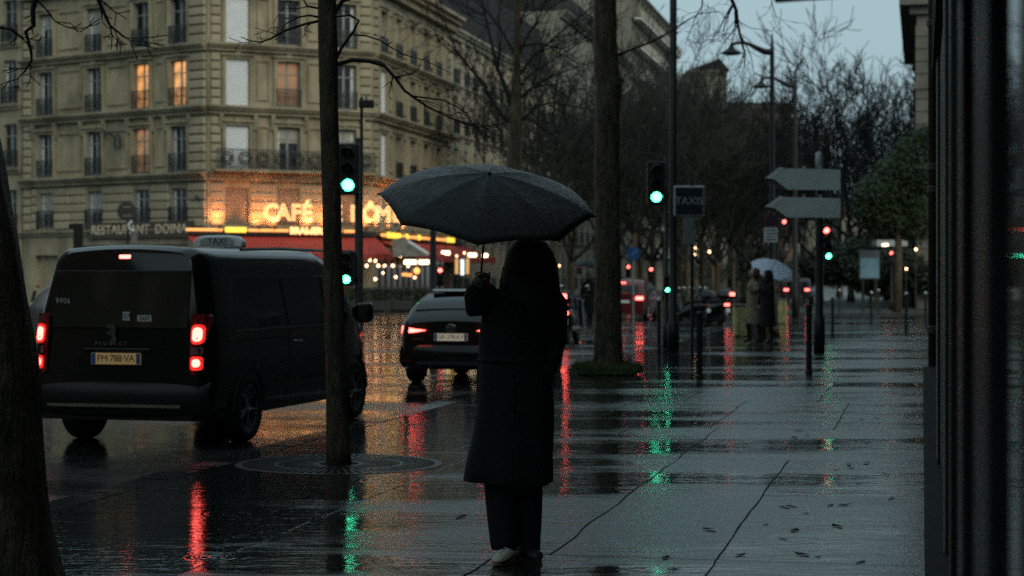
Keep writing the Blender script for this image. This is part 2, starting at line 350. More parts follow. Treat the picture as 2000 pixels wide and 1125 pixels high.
for (a, b_), tc in zip(rows, tcols):
    for t0, t1 in zip(tc[:-1], tc[1:]):
        g = 0.0035; cx, cy_ = (t0+t1)/2, (a+b_)/2
        m = MB(); w, l = (t1-t0)/2-g, (b_-a)/2-g; ch = 0.004; n = 26
        # slab with a worn, slightly wavy outline and a rounded edge
        ring = []
        for (ax, ay, bx, by) in ((-w,-l,w,-l),(w,-l,w,l),(w,l,-w,l),(-w,l,-w,-l)):
            for k in range(n):
                f = k/n; px, py = ax+(bx-ax)*f, ay+(by-ay)*f
                wob = rngs.uniform(-0.006, 0.004)
                wp = Vector((cx+px, cy_+py, 0))          # neighbours share the same crooked joint
                ring.append((px*(1+wob/max(w,.3)*.5) + .028*mnoise.noise(wp*1.1) + .010*mnoise.noise(wp*4), py*(1+wob/max(l,.3)*.5) + .022*mnoise.noise(wp*1.1 + Vector((7,3,0)))))
        lo_ = [(x, y, -0.03) for x, y in ring]; mi = [(x, y, -ch) for x, y in ring]; hi_ = [(x*(1-ch/w), y*(1-ch/l), 0) for x, y in ring]
        m.loft([lo_, mi, hi_])
        tilt = Matrix.Rotation(rngs.uniform(-0.0004, 0.0004), 4, 'X') @ Matrix.Rotation(rngs.uniform(-0.0006, 0.0006), 4, 'Y')
        put('paving_slab', m.mesh('paving_slab', M_SLAB), pavement, M_STREET @ Matrix.Translation((cx, cy_, rngs.uniform(-0.0012, 0.0008))) @ tilt)
kerb = struct(MB(M_STREET).box(KT + 0.03, S0, ROAD - 0.1, KT + 0.30, S1, -0.05).build('kerb', M_SOIL))
kst = MB(); kst.add([(-.15,-.49,-.12),(.15,-.49,-.12),(.15,.49,-.12),(-.15,.49,-.12),(-.145,-.485,-.012),(.15,-.49,.0),(.15,.49,.0),(-.145,.485,-.012),(-.12,-.48,.004),(-.12,.48,.004)],
    [(0,3,2,1),(0,1,5,8,4),(3,7,9,6,2),(0,4,7,3),(4,8,9,7),(8,5,6,9),(1,2,6,5)])
kme = kst.mesh('kerb_stone', wetmat('wet_kerb_granite', (0.045, 0.046, 0.044), 0.32, 0.46, 0.66, 0.7, grain=0.6, ripple=0.2, rnd=0.06, kerbward=0.10, spec=0.34))
k = S0 + 0.5
while k < S1:
    put('kerb_stone', kme, kerb, M_STREET @ Matrix.Translation((KT + 0.15, k, rngs.uniform(-0.004, 0.004))) @ Matrix.Rotation(rngs.uniform(-0.006, 0.006), 4, 'Z')); k += 1.0
k = KT + 0.8
while k < 11.5:
    put('kerb_stone', kme, kerb, M_STREET @ Matrix.Translation((k, S1 - 0.15, 0)) @ Matrix.Rotation(R(-90), 4, 'Z')); k += 1.0

# the next pavement past the side street, and the pavement round the cafe corner
def pave_poly(name, pts, z=0.04, kerb_h=0.1):
    m = MB(); m.prism([(p[0], p[1]) for p in pts], ROAD - 0.1, z, 'xy'); return struct(m.build(name, M_KERB))
a, b_, c_, d_ = S(84, -6.1), S(84, 14), S(360, 14), S(360, -6.1)
pave_poly('far_pavement', [a, b_, c_, d_], 0.02)
a = Vector((-60, 112, 0))
pave_poly('cafe_pavement', [(-52, 108), (-32, 92.0), (-15.6, 85.5), (-3.5, 91.0), (-0.5, 98), (60, 394), (20, 394), (-60, 140)], 0.02)

# painted road markings
mk = 0
for (u, v, ln, wd) in ((720,686,2.6,0.28),(1143,676,2.4,0.26),(1150,692,2.2,0.26),(1095,662,2.0,0.2),(640,640,3.0,0.2),(1180,655,2.0,0.2)):
    g = G(u, v, ROAD)
    o = MB().box(-ln/2, -wd/2, 0, ln/2, wd/2, 0.004).build('road_marking', M_MARK); o.location = (g.x, g.y, ROAD + 0.001); o.rotation_euler = (0, 0, -SA + R(20))
    struct(o)

# circular cast iron tree grate round the slim tree
TG = G(662, 906)
gr = thing('tree_grate', 'round cast iron grate set in the pavement around the slim tree', 'tree grate', (TG.x, TG.y, 0.0)); gr.scale = (.84, .84, .6)
ringm = MB()
for r0, r1 in ((0.98, 1.05), (0.62, 0.66), (0.20, 0.26)):
    n = 48
    rr = lambda r, z: [(r*math.cos(2*math.pi*k/n), r*math.sin(2*math.pi*k/n), z) for k in range(n)]
    ringm.loft([rr(r1, 0.001), rr(r1, 0.005), rr(r0, 0.005), rr(r0, 0.001)], cap=False)
M_GRATE = pmat('wet_cast_iron', (0.016, 0.016, 0.015), 0.4, spec=0.2, metal=0.0, var=0.3, vs=8)
ringm.build('rim', M_GRATE, gr)
bars = MB()
for k in range(72):
    t = 2*math.pi*k/72
    for r0, r1 in ((0.26, 0.62), (0.66, 0.98)):
        if r0 < 0.3 and k % 2: continue
        q = Matrix.Rotation(t, 4, 'Z'); bars.M = q; bars.box(r0+.002, -0.014, 0.001, r1-.002, 0.014, 0.005)
bars.M = None
bo = bars.build('bars', M_GRATE, gr); bo['kind'] = 'stuff'

# fallen leaves and bits on the wet pavement
lv = MB(); 
lv.add([(0,-.06,0.010),(.030,-.022,.005),(.034,.016,.007),(0,.065,.014),(-.032,.018,.005),(-.028,-.020,.006),(0,0,0.009)], [(0,1,6),(1,2,6),(2,3,6),(3,4,6),(4,5,6),(5,0,6)])
lme = lv.mesh('fallen_leaf', M_LEAF)
spots = [(1495,1025),(1567,1084),(1597,1088),(1530,1053),(1552,1037),(1446,1085),(1648,987),(1622,988),(1740,975),(1733,928),(1676,945),(1692,905),(1658,907),(1662,913),(1634,918),(1533,992),(1635,1029),(1680,1100),(1547,990),(1575,1003),(1618,930),(1727,925),(1802,955),(1560,842),(1552,855),(1578,852),(1712,817),(1786,805),(1776,818),(1683,820),(1695,865),(1715,730),(1385,1035),(1400,869),(1420,872),(1300,1090),(900,1010),(1230,905)]
for i, (u, v) in enumerate(spots):
    g = G(u, v); o = put('fallen_leaf', lme); o.location = (g.x, g.y, 0.001); s_ = rngs.uniform(0.45, 1.0); o.scale = (s_, s_, s_); o.rotation_euler = (0, 0, rngs.uniform(0, 6.3))
    tag(o, 'small brown fallen leaf lying flat on the wet pavement', 'leaf', 'fallen leaves on the pavement')

# ------------------------------------------------------------------ buildings
def frame_at(p, q):
    """facade frame: x from p to q (left to right as seen), y inwards, z up"""
    p = Vector((p[0], p[1], 0)); q = Vector((q[0], q[1], 0)); d = (q - p).normalized()
    return Matrix(((d.x, -d.y, 0, p.x), (d.y, d.x, 0, p.y), (0, 0, 1, 0), (0, 0, 0, 1))), (q - p).length
def holed_wall(mb, W, z0, z1, holes, depth=0.28, xs0=0.0):
    xs = sorted({xs0, W} | {h[0] for h in holes} | {h[1] for h in holes}); zs = sorted({z0, z1} | {h[2] for h in holes} | {h[3] for h in holes})
    for i in range(len(xs)-1):
        for j in range(len(zs)-1):
            cx, cz = (xs[i]+xs[i+1])/2, (zs[j]+zs[j+1])/2
            if any(h[0] < cx < h[1] and h[2] < cz < h[3] for h in holes): continue
            mb.add([(xs[i],0,zs[j]),(xs[i+1],0,zs[j]),(xs[i+1],0,zs[j+1]),(xs[i],0,zs[j+1])], [(0,1,2,3)])
    for a, b_, c_, d_ in holes:
        mb.add([(a,0,c_),(b_,0,c_),(b_,0,d_),(a,0,d_),(a,depth,c_),(b_,depth,c_),(b_,depth,d_),(a,depth,d_)], [(0,4,5,1),(1,5,6,2),(2,6,7,3),(3,7,4,0),(4,7,6,5)])
WIN = {}
def win_meshes(w, h):
    k = (round(w,2), round(h,2))
    if k in WIN: return WIN[k]
    f = 0.06; fr = MB(); d0, d1 = 0.16, 0.23
    fr.box(-w/2, d0, 0, -w/2+f, d1, h).box(w/2-f, d0, 0, w/2, d1, h).box(-w/2+f, d0+.003, 0, w/2-f, d1, f*1.6).box(-w/2+f, d0+.003, h-f, w/2-f, d1, h).box(-.055, d0+.006, f*1.6, .055, d1-.003, h-f)
    fr.box(-w/2+f, d0+.009, h*.72, -.055, d1-.006, h*.72+.05).box(.055, d0+.009, h*.72, w/2-f, d1-.006, h*.72+.05)
    pa = MB().box(-w/2+f*.7, 0.205, f*1.2, -.03, 0.222, h-f*.7); pb = MB().box(.03, 0.205, f*1.2, w/2-f*.7, 0.222, h-f*.7)
    sh = MB()
    n = 9
    for q in range(n):
        x = -w/2+.01 + (w-.02)*q/n; sh.box(x+.006, 0.06, 0.02, x+(w-.02)/n-.006, 0.085, h-.02)
        sh.box(x+.03, 0.03, .02, x+(w-.02)/n-.03, 0.0595, h-.02)
    so = MB()
    so.box(-.02, -.005, .03, .02, w*.24, h-.03)
    for q in range(14):
        zz = .12 + (h-.3)*q/14; so.box(-.028, .03, zz, -.0205, w*.21, zz+.045)
    rl = MB(); H = 0.92; rl.box(-w/2-.06, -.14, H-.04, w/2+.06, -.10, H).box(-w/2-.06, -.135, .08, w/2+.06, -.105, .11)
    nb = int(w/.11)
    for q in range(nb+1):
        x = -w/2 + w*q/nb; rl.box(x-.02, -.128, .11, x+.02, -.112, H-.04)
    for q in range(nb//2):
        x = -w/2 + w*(q+.5)/(nb//2); rl.box(x-.05, -.126, .42, x+.05, -.114, .56).box(x-.03, -.125, .70, x+.03, -.115, .80)
    rl.box(-w/2-.06, -.14, .0, -w/2-.03, .01, H-.04).box(w/2+.03, -.14, .0, w/2+.06, .01, H-.04)
    lit = MB().box(-w/2+f*.7, 0.207, f*1.2, -.03, 0.222, h-f*.7)
    cu = MB()
    for q in range(3):
        x = -w*.5+f + q*w*.042; cu.box(x, 0.196, .12, x+w*.038, 0.203, h-.1)
    rail_o = rl.mesh('railing', M_IRON)
    WIN[k] = dict(frame=fr.mesh('window', M_FRAMEW), pa=pa, pb=pb, pane_a=pa.mesh('pane', M_PANE), pane_b=pb.mesh('pane', M_PANE), shut=sh.mesh('shutter', M_SHUT), leaf=so.mesh('shutter', M_SHUTG), rail=rail_o, curtain=cu.mesh('curtain', M_CURTAIN), blind=MB().box(-w/2+f, 0.199, 0, w/2-f, 0.204, h*.55).mesh('blind', pmat('cream_roller_blind', (0.34,0.33,0.28), 0.8, var=0.2, vs=3)))
    return WIN[k]
M_LITWIN = {}
def lit_mat(name, c, s):
    m = pmat(name, (0.3,0.2,0.1), 0.3, var=0.0, emit=c, es=s, sample=False)
    nt = m.node_tree
    if 'lit_done' not in m:
        b = nt.nodes['Principled BSDF']; tc = nt.nodes.new('ShaderNodeTexCoord'); nz = nt.nodes.new('ShaderNodeTexNoise'); nz.inputs['Scale'].default_value = 1.7; nz.inputs['Detail'].default_value = 2
        nt.links.new(tc.outputs['Object'], nz.inputs['Vector']); mp = nt.nodes.new('ShaderNodeMapRange'); mp.inputs[1].default_value = .3; mp.inputs[2].default_value = .7; mp.inputs[3].default_value = s*.35; mp.inputs[4].default_value = s*1.3
        nt.links.new(nz.outputs['Fac'], mp.inputs[0]); nt.links.new(mp.outputs[0], b.inputs['Emission Strength']); m['lit_done'] = 1
    return m
def add_window(par, M, x, z, w, h, kind='plain', rail=True, leaves=False, rng=random):
    ms = win_meshes(w, h); T = M @ Matrix.Translation((x, 0, z))
    wo_ = put('window', ms['frame'], par, T)
    if kind == 'shut': put('shutter', ms['shut'], wo_)
    elif kind == 'brown':
        bm_ = ms['shut'].copy(); bm_.materials.clear(); bm_.materials.append(pmat('brown_grey_shutter', (0.20, 0.165, 0.12), 0.7, var=0.2)); put('shutter', bm_, wo_, Matrix.Translation((0, .09, 0)))
    elif kind.startswith('lit'):
        lm = lit_mat('lit_room_' + kind, {'litA': (1.0, 0.42, 0.12), 'litB': (1.0, 0.46, 0.16), 'litC': (1.0, 0.45, 0.2), 'litD': (0.8, 0.22, 0.08)}[kind], {'litA': 0.95, 'litB': 1.0, 'litC': 0.30, 'litD': 0.16}[kind])
        put('pane', ms['pa'].mesh('pane', lm), wo_); put('pane', ms['pb'].mesh('pane', lm), wo_)
    else:
        put('pane', ms['pane_a'], wo_); put('pane', ms['pane_b'], wo_)
        if rng.random() < 0.3: put('blind', ms['blind'], wo_, Matrix.Translation((0, 0, h*.42)) if rng.random() < .5 else Matrix.Translation((0, 0, h*.66)) @ Matrix.Scale(.58, 4, (0,0,1)))
        if rng.random() < 0.75: put('curtain', ms['curtain'], wo_)
        if rng.random() < 0.55: put('curtain', ms['curtain'], wo_, Matrix.Scale(-1, 4, (1,0,0)))
    if rail: put('railing', ms['rail'], wo_)
    if leaves:
        put('shutter', ms['leaf'], wo_, Matrix.Translation((-w/2+.03, -.02, 0)))
        put('shutter', ms['leaf'], wo_, Matrix.Translation((w/2-.03, -.02, 0)))
    return wo_
def cornice(mb, W, z, out, h, ext=0.0, e=0.0):
    mb.box(-ext, -out*.45, z-h+e, W+ext, .05, z-h*.55+e).box(-ext-.02, -out*.75, z-h*.55+e, W+ext+.02, .051, z-h*.25+e).box(-ext-.04, -out, z-h*.25+e, W+ext+.04, .052, z+e)

# --- the cafe corner building
LFT, LC, RC = (-25.8, 101.0), (-14.8, 93.0), (-7.09, 97.0)
RE = (RC[0] + .2026*16.9, RC[1] + .979*16.9)
B0 = Vector((-10.9, 95.0, 0))
cafe = thing('corner_building', 'tan stone corner apartment building with iron window railings above the lit cafe', 'building', B0)
TB = Matrix.Translation(-B0)
FLOORS = [(6.75, 2.25), (9.98, 2.27), (13.05, 2.25)]
rw = random.Random(11)
def quoin_col(M, x0, x1, z0, z1, course=0.43, out=0.13):
    n = int((z1-z0)/course); ch = (z1-z0)/n; w = (x1-x0)/2; m = MB(); hh = ch/2-.04; c = .03
    m.loft([[(-w,.02,-hh),(w,.02,-hh),(w,.02,hh),(-w,.02,hh)],[(-w,-out+c,-hh),(w,-out+c,-hh),(w,-out+c,hh),(-w,-out+c,hh)],[(-w+c,-out,-hh+c),(w-c,-out,-hh+c),(w-c,-out,hh-c),(-w+c,-out,hh-c)]])
    me = m.mesh('stone_block', M_BLOCK)
    for k in range(n): put('stone_block', me, cafe, M @ Matrix.Translation((x0+w, 0, z0+ch*(k+.5))))
faces = []
for nm, p, q in (('l', LFT, LC), ('c', LC, RC), ('r', RC, RE)):
    M, W = frame_at(p, q); faces.append((nm, TB @ M, W))
ZT = 16.8
BAYS = {'l': [W_ for W_ in (13.6-11.8, 13.6-8.07, 13.6-4.6, 13.6-1.96)], 'c': [1.5, 4.16, 7.18], 'r': [1.9+2.95*k for k in range(5)]}
WW = {'l': 1.15, 'c': 1.2, 'r': 1.3}
for fi, (nm, M, W) in enumerate(faces):
    e = 0.004*fi; w = WW[nm]; holes = []
    for b in BAYS[nm]:
        for z, h in FLOORS: holes.append((b-w/2, b+w/2, z, z+h))
        holes.append((b-w/2, b+w/2, 4.12, 5.95))
    if nm == 'r':
        holes += [(0.6, W-.6, 0.3, 2.9)]
    elif nm == 'c':
        holes += [(0.5, W-.5, 0.3, 2.9)]
    else:
        holes += [(b-.9, b+.9, 0.1, 2.7) for b in BAYS['l'][:3]]
    wall = MB(M); holed_wall(wall, W, ROAD, ZT, holes, 0.30 if nm == 'l' else 0.32)
    wall.build('wall', M_STONE, cafe)
    tr = MB(M)
    cornice(tr, W, 12.98, .50, .36, .0, e); cornice(tr, W, 9.93, .50, .40, .0, e); cornice(tr, W, 6.70, .55, .40, .0, e); cornice(tr, W, ZT+.1, .95, .8, .05, e); cornice(tr, W, 3.95, .25, .25, 0, e)
    for b in BAYS[nm]:
        for z, h in FLOORS:
            tr.box(b-w/2-.18, -.12, z, b-w/2, .02, z+h+.16); tr.box(b+w/2, -.12, z, b+w/2+.18, .02, z+h+.16)
            tr.box(b-w/2, -.118, z+h, b+w/2, .02, z+h+.16); tr.box(b-w/2-.26, -.24, z+h+.162, b+w/2+.26, .02, z+h+.25)
            tr.prism([(b-.12, z+h+.02), (b+.12, z+h+.02), (b+.16, z+h+.34), (b-.16, z+h+.34)], -.16, .0)
            if z > 9 and z < 12:   # flat sills between consoles
                tr.box(b-w/2-.25, -.2, z-.05, b+w/2+.25, .0, z-.002)
        if nm != 'r':
            for dx in (-w/2-.28, w/2+.28):
                tr.prism([(-.30, 9.55), (-.05, 9.55), (-.02, 8.75), (-.12, 8.8), (-.28, 9.35)], b+dx-.09, b+dx+.09, 'yz')
    # sunk panels between the windows
    bb = sorted(BAYS[nm])
    for a_, b2 in zip(bb[:-1], bb[1:]):
        for z, h in FLOORS:
            x0, x1 = a_+w/2+.42, b2-w/2-.42
            if x1-x0 > .3:
                for (q0, q1, q2, q3) in ((x0, x0+.06, z+.3, z+h), (x1-.06, x1, z+.3, z+h), (x0+.06, x1-.06, z+.3, z+.36), (x0+.06, x1-.06, z+h-.06, z+h)):
                    tr.box(q0, -.09, q2, q1, .01, q3)
    tr.build('cornice', M_STONE, cafe)
    for bi, b in enumerate(BAYS[nm]):
        for zi, (z, h) in enumerate(FLOORS):
            kind = 'plain'
            if nm == 'c' and bi == 0: kind = 'shut'
            if nm == 'c' and bi == 1 and zi == 1: kind = 'litD'
            if nm == 'l':
                if zi == 1 and bi == 3: kind = 'litB'
                if zi == 1 and bi == 2: kind = 'litA'
                if zi == 0 and bi == 2: kind = 'litC'
            if nm == 'r' and bi in (0,) : kind = 'shut' if zi != 2 else 'plain'
            add_window(cafe, M, b, z, w, h, kind, rail=not (nm == 'c' and zi == 0) and kind != 'shut', leaves=(nm == 'l' and kind == 'plain'), rng=rw)
        add_window(cafe, M, b, 4.12, w, 1.83, 'brown' if (nm == 'c') else 'plain', rail=(nm == 'l'), leaves=(nm == 'l'), rng=rw)
    # mansard above the main cornice
    mf = MB(M); mf.add([(-.1,.3,ZT+.1),(W+.1,.3,ZT+.1),(W+.4,1.6,ZT+3.6),(.4,1.6,ZT+3.6)], [(0,1,2,3)])
    mf.add([(.4,1.6,ZT+3.6),(W+.4,1.6,ZT+3.6),(W,7,ZT+4.6),(.4,7,ZT+4.6)], [(0,1,2,3)])
    ro = mf.build('roof', M_SLATE, cafe)
    for b in BAYS[nm]:
        MB(M).box(b-.65, .05, ZT+.3, b+.65, 1.5, ZT+2.4).build('dormer', M_STONE, ro)
for nm, M, W in faces:
    if nm == 'l': quoin_col(M, W-1.20, W-.12, 6.75, 16.1); quoin_col(M, .08, .62, 3.98, 16.1)
    if nm == 'c': quoin_col(M, .14, .62, 6.75, 16.1); quoin_col(M, W-.72, W-.1, 6.75, 16.1)
    if nm == 'r': quoin_col(M, .12, .85, 6.75, 16.1); quoin_col(M, W-.75, W-.1, 3.98, 16.1)
# coursed entresol stones between the openings
for nm, M, W in faces:
    w = WW[nm]; bb = sorted(BAYS[nm]); edges = [0.66 if nm == 'l' else .1] + [x for b in bb for x in (b-w/2-.06, b+w/2+.06)] + [W-.1 if nm != 'r' else W-.8]
    for k in range(0, len(edges), 2):
        if edges[k+1]-edges[k] < .35: continue
        span = edges[k+1]-edges[k]; n = max(1, round(span/1.25)); 
        for j in range(n):
            quoin_col(M, edges[k]+span*j/n+.012, edges[k]+span*(j+1)/n-.012, 4.02, 6.2, .435, .09 if nm == 'l' else .045)
# balcony of the first floor on the corner
nm, MC, WC = faces[1]
bal = MB(MC); bal.box(.1, -.85, 6.70, WC-.1, -.43, 6.82).build('balcony_slab', M_STONE, cafe)
br = MB(MC); br.box(.15, -.84, 7.76, WC-.15, -.79, 7.80).box(.15, -.83, 6.9, WC-.15, -.80, 6.93)
for k in range(80):
    x = .2 + (WC-.4)*k/79; br.box(x-.02, -.825, 6.82, x+.02, -.805, 7.76)
for k in range(9):
    x = .7 + (WC-1.4)*k/8; n = 14
    for r0 in (.30, .17):
        br.tube([(x+r0*math.cos(2*math.pi*i/n), -.835, 7.35+r0*math.sin(2*math.pi*i/n)) for i in range(n+1)], .035, 4, False)
br.build('balcony_railing', M_IRON, cafe)
pl = MB(faces[0][1]); pl.prism([(13.0-.45, 5.0), (13.0+.25, 5.0), (13.25, 5.35), (13.1, 5.45), (12.9, 5.62), (12.7, 5.45), (12.55, 5.35)], -.09, -.06).build('street_name_plate', M_NAVY, cafe)

# --- cafe front: neon sign, awning, uplighters
def uplight(x, z=4.0, e=46.0, M=MC, nm_='wall_uplighter', lab=None):
    base = M @ Vector((x, -.62, z)) + B0
    t = thing('wall_uplighter', lab or 'small black uplighter washing the cafe wall with orange light', 'lamp', base, math.atan2(M[1][0], M[0][0]), 'orange uplighters under the cafe sign')
    MB().tube([(0, .56, -.1), (0, .2, -.14), (0, 0, -.06)], .02, 6).build('arm', M_IRON, t)
    MB().lathe([(.03, -.08), (.07, -.05), (.09, .05), (.08, .05), (.05, .0)], 10).build('lamp_head', M_IRON, t)
    ld = bpy.data.lights.new('uplight', 'SPOT'); ld.energy = e; ld.color = (1.0, 0.30, 0.10); ld.spot_size = R(125); ld.spot_blend = 0.9; ld.shadow_soft_size = 0.12
    lo = bpy.data.objects.new('uplight', ld); col.objects.link(lo); lo.parent = t; lo.location = (0, 0.02, .09)
    lo.rotation_euler = (R(180 - 30), 0, 0)
WO = ('first', 'second', 'third', 'fourth', 'fifth', 'sixth')
for i, x in enumerate((.42, 2.45, 3.25, 5.05, 6.05, 8.1)): uplight(x, e=270, lab='small black uplighter lighting the corner wall, %s from the left' % WO[i])
for i, x in enumerate((.5, 2.9, 5.8)): uplight(x, e=250, M=faces[2][1], lab='small black uplighter lighting the side street wall, %s from the corner' % WO[i])
sg = thing('cafe_sign', 'orange neon outline letters reading CAFE LE DOME across the corner wall', 'sign', B0 + MC @ Vector((WC*.6, 0, 4.7)), math.atan2(MC[1][0], MC[0][0]))
x = -2.15
for ch, adv in zip('CAFÉ LE DÔME', (.60, .62, .54, .62, .38, .52, .70, .36, .66, .66, .72, .6)):
    if ch != ' ':
        face_text('letter', ch, 1.12, M_NEONL, sg, (x, -.55, .02), outline=0.032)
    x += adv*1.06
MB().box(-2.4, -.5, -.46, 5.2, -.46, -.42).box(-2.4, -.499, -.419, -2.36, -.05, -.38).box(5.16, -.499, -.419, 5.2, -.05, -.38).build('rail', M_IRON, sg)
RM = faces[2][1]; WR = faces[2][2]
def awning(M, W, x0, x1, z0, z1, out, lab):
    t = thing('awning', lab, 'awning', B0 + M @ Vector(((x0+x1)/2, 0, 0)), math.atan2(M[1][0], M[0][0])); h = (x1-x0)/2
    m = MB(); m.add([(-h,-.05,z0),(h,-.05,z0),(h,-out,z1),(-h,-out,z1),(-h,-.05,z0-.03),(h,-.05,z0-.03),(h,-out,z1-.03),(-h,-out,z1-.03)], [(0,3,2,1),(4,5,6,7),(0,1,5,4),(1,2,6,5),(2,3,7,6),(3,0,4,7)])
    m.build('canopy', M_AWN, t)
    n = int(2*h/.4)
    for k in range(n):
        MB().prism([(-h+2*h*k/n+.01, z1-.03), (-h+2*h*(k+1)/n-.01, z1-.03), (-h+2*h*(k+1)/n-.03, z1-.3), (-h+2*h*(k+.5)/n, z1-.36), (-h+2*h*k/n+.03, z1-.3)], -out-.012, -out+.012).build('valance_flap', M_AWN, t)
    for x in (-h+.1, 0, h-.1): MB().tube([(x, -.1, z0-.35), (x, -out+.05, z1-.06)], .025, 6).build('awning_arm', M_GALV, t)
    MB().box(-h, -.35, z0+.02, h, -.04, z0+.22).build('roller_box', M_DKPAINT, t)
    return t
awning(MC, WC, -1.1, WC+.1, 3.62, 2.72, 2.4, 'dark red cafe awning along the corner front under the neon sign')
awning(RM, WR, .5, 8.5, 3.5, 2.72, 2.2, 'dark red awning on the side street wall of the cafe, nearest the corner')
awning(RM, WR, 8.8, 19.5, 3.5, 2.72, 2.2, 'dark red awning on the side street wall of the cafe, farthest from the corner')
# neon strip on the awning boxes
ns = thing('neon_strip', 'orange neon tube with yellow boxes running along the cafe awning', 'neon strip', B0 + MC @ Vector((WC/2, 0, 3.8)), math.atan2(MC[1][0], MC[0][0]))
for a_, b2 in ((-5.55, -3.75), (-2.4, -.35), (1.9, 2.5), (2.65, 3.4)):
    MB().tube([(a_, -.42, .06), (b2, -.42, .06)], .065, 8).build('tube', M_NEON, ns)
for a_, b2 in ((-3.6, -2.5), ):
    MB().box(a_, -.47, -.05, b2, -.36, .2).build('light_box', M_YELL, ns, bevel=.05)
face_text('lettering', 'BRASSERIE', .44, M_NEONL, ns, (.75, -.46, .05), outline=.035)
ns2 = thing('neon_strip', 'orange neon tube with yellow boxes along the side street wall of the cafe', 'neon strip', B0 + RM @ Vector((0, 0, 3.66)), math.atan2(RM[1][0], RM[0][0]))
for a_, b2 in ((.2, 1.2), (4.0, 5.0), (5.4, 7.6), (8.0, 9.4), (9.8, 11.2), (11.6, 14.2)):
    MB().tube([(a_, -.45, .05), (b2, -.45, .05)], .07, 8).build('tube', M_NEON, ns2)
for a_, b2 in ((1.3, 3.8), (5.0, 5.4), (7.6, 8.0), (11.2, 11.6), (14.3, 16.0)):
    MB().box(a_, -.5, -.07, b2, -.38, .2).build('light_box', M_YELL, ns2, bevel=.05)
# glazed fronts and warm interior behind them
M_INT = pmat('dim_cafe_interior', (0.10, 0.05, 0.025), 0.7, var=0.6, vs=1.3, emit=(1.0, 0.42, 0.12), es=0.035, sample=False)
M_GLAZE = pmat('cafe_glazing', (0.03, 0.02, 0.012), 0.08, var=0.5, vs=1.0, spec=0.6, emit=(1.0, 0.45, 0.15), es=0.02, sample=False)
for (M, W, lab) in ((MC, WC, 'dark framed cafe front with glass doors under the corner awning'), (RM, WR, 'dark framed cafe front with tall panes along the side street')):
    t = put('shop_front', MB().box(-W/2+.6, .12, 0, W/2-.6, .16, 2.55).mesh('shop_front', M_INT), cafe, M @ Matrix.Translation((W/2, .1, .3))); t['label'] = lab
    h = W/2-.7; n = int(2*h/1.15)
    for k in range(n):
        x0 = -h+2*h*k/n; x1 = -h+2*h*(k+1)/n
        MB().box(x0+.05, .05, .05, x1-.05, .08, 2.5).build('pane', M_GLAZE, t)
        MB().box(x0-.05, .0, 0, x0+.05, .12, 2.55).build('mullion', M_DKPAINT, t)
    MB().box(-h, .002, 1.9, h, .118, 1.98).build('transom', M_DKPAINT, t)
rb = random.Random(5)
def lampat(name, lab, cat, grp, u, v, y, mesh):
    o = put(name, mesh); o.location = P(u, v, y); return tag(o, lab, cat, grp)
def hang(name, lab, grp, u, v, y, r, mat, stem=.5):
    t = thing(name, lab, 'lamp', P(u, v, y), 0, grp)
    MB().sphere((0,0,0), r, 8, 6).build('bulb', mat, t); MB().tube([(0,0,r*.8),(0,0,r+stem)], .012, 4).build('cord', M_IRON, t)
    return t
BU = sorted(((716,519),(739,519),(751,519),(767,519),(797,520),(784,491),(805,487),(813,497),(782,500),(733,545),(773,541),(748,533),(892,500),(907,494),(810,542),(722,508),(733,509),(700,507)))
ORD = ['leftmost'] + [x + ' from the left' for x in 'second third fourth fifth sixth seventh eighth ninth tenth eleventh twelfth thirteenth fourteenth fifteenth sixteenth seventeenth'.split()] + ['rightmost']
for u, v in BU:
    hang('terrace_bulb', 'small warm bulb hanging under the cafe awning, %s of eighteen' % ORD[BU.index((u, v))], 'bulbs on the cafe terrace', u, v, 94.5 if u < 760 else 97.5, rb.uniform(.05, .075), M_BULB)
M_BULBO = pmat('amber_lamp', (0.8, 0.4, 0.1), 0.4, var=0, emit=(1.0, 0.38, 0.08), es=2.2, sample=False)
hang('amber_lantern', 'round amber lantern glowing over the cafe terrace', None, 814, 529, 96, .16, M_BULBO)
for u0, u1, v, y in ((789,814,512,96.5),(818,838,512,96.5),(862,879,494,104),(914,931,498,108),(942,953,499,112)):
    a, b2 = P(u0, v, y), P(u1, v, y); t = thing('terrace_heater', 'glowing strip heater under the cafe awning, %s' % {789:'left of the long pair',818:'right of the long pair',862:'first on the side street',914:'second on the side street',942:'farthest on the side street'}[u0], 'heater', (a+b2)/2, SA*0)
    h = (b2-a).length/2; MB().box(-h, -.04, -.11, h, .04, .11).build('element', M_BULBW, t, bevel=.03); MB().box(-h-.03, .045, -.13, h+.03, .12, .13).build('housing', M_DKPAINT, t); MB().tube([(0,.1,.12),(0,.1,.6)], .02, 5).build('bracket', M_DKPAINT, t)
for u, v, y, c in ((892,520,103,'w'),(903,522,103,'b'),(913,520,103,'w'),(790,536,98,'o'),(800,537,98,'o')):
    t = thing('lit_panel', {892:'tall warm lit panel left of the blue-white one in the cafe window',913:'tall warm lit panel right of the blue-white one in the cafe window',903:'tall blue-white lit panel in the cafe window',790:'low orange lit menu board on the cafe terrace, left one',800:'low orange lit menu board on the cafe terrace, right one'}[u], 'panel', P(u, v, y), 0, 'lit panels in the cafe windows')
    mt = {'w': pmat('amber_panel', (.5,.3,.1), .4, var=.3, vs=4, emit=(1,.55,.2), es=.55, sample=False), 'b': pmat('bluewhite_panel', (.7,.8,.9), .4, var=0, emit=(.8,.92,1), es=1.3, sample=False), 'o': M_NEON}[c]
    if c == 'o': MB().box(-.13, -.03, -.08, .13, .03, .08).build('face', mt, t)
    else: MB().box(-.09, -.03, -.42, .09, .03, .42).build('face', mt, t)
    MB().box(-.15, .031, -.46 if c != 'o' else -.1, .15, .06, .46 if c != 'o' else .1).build('frame', M_DKPAINT, t)
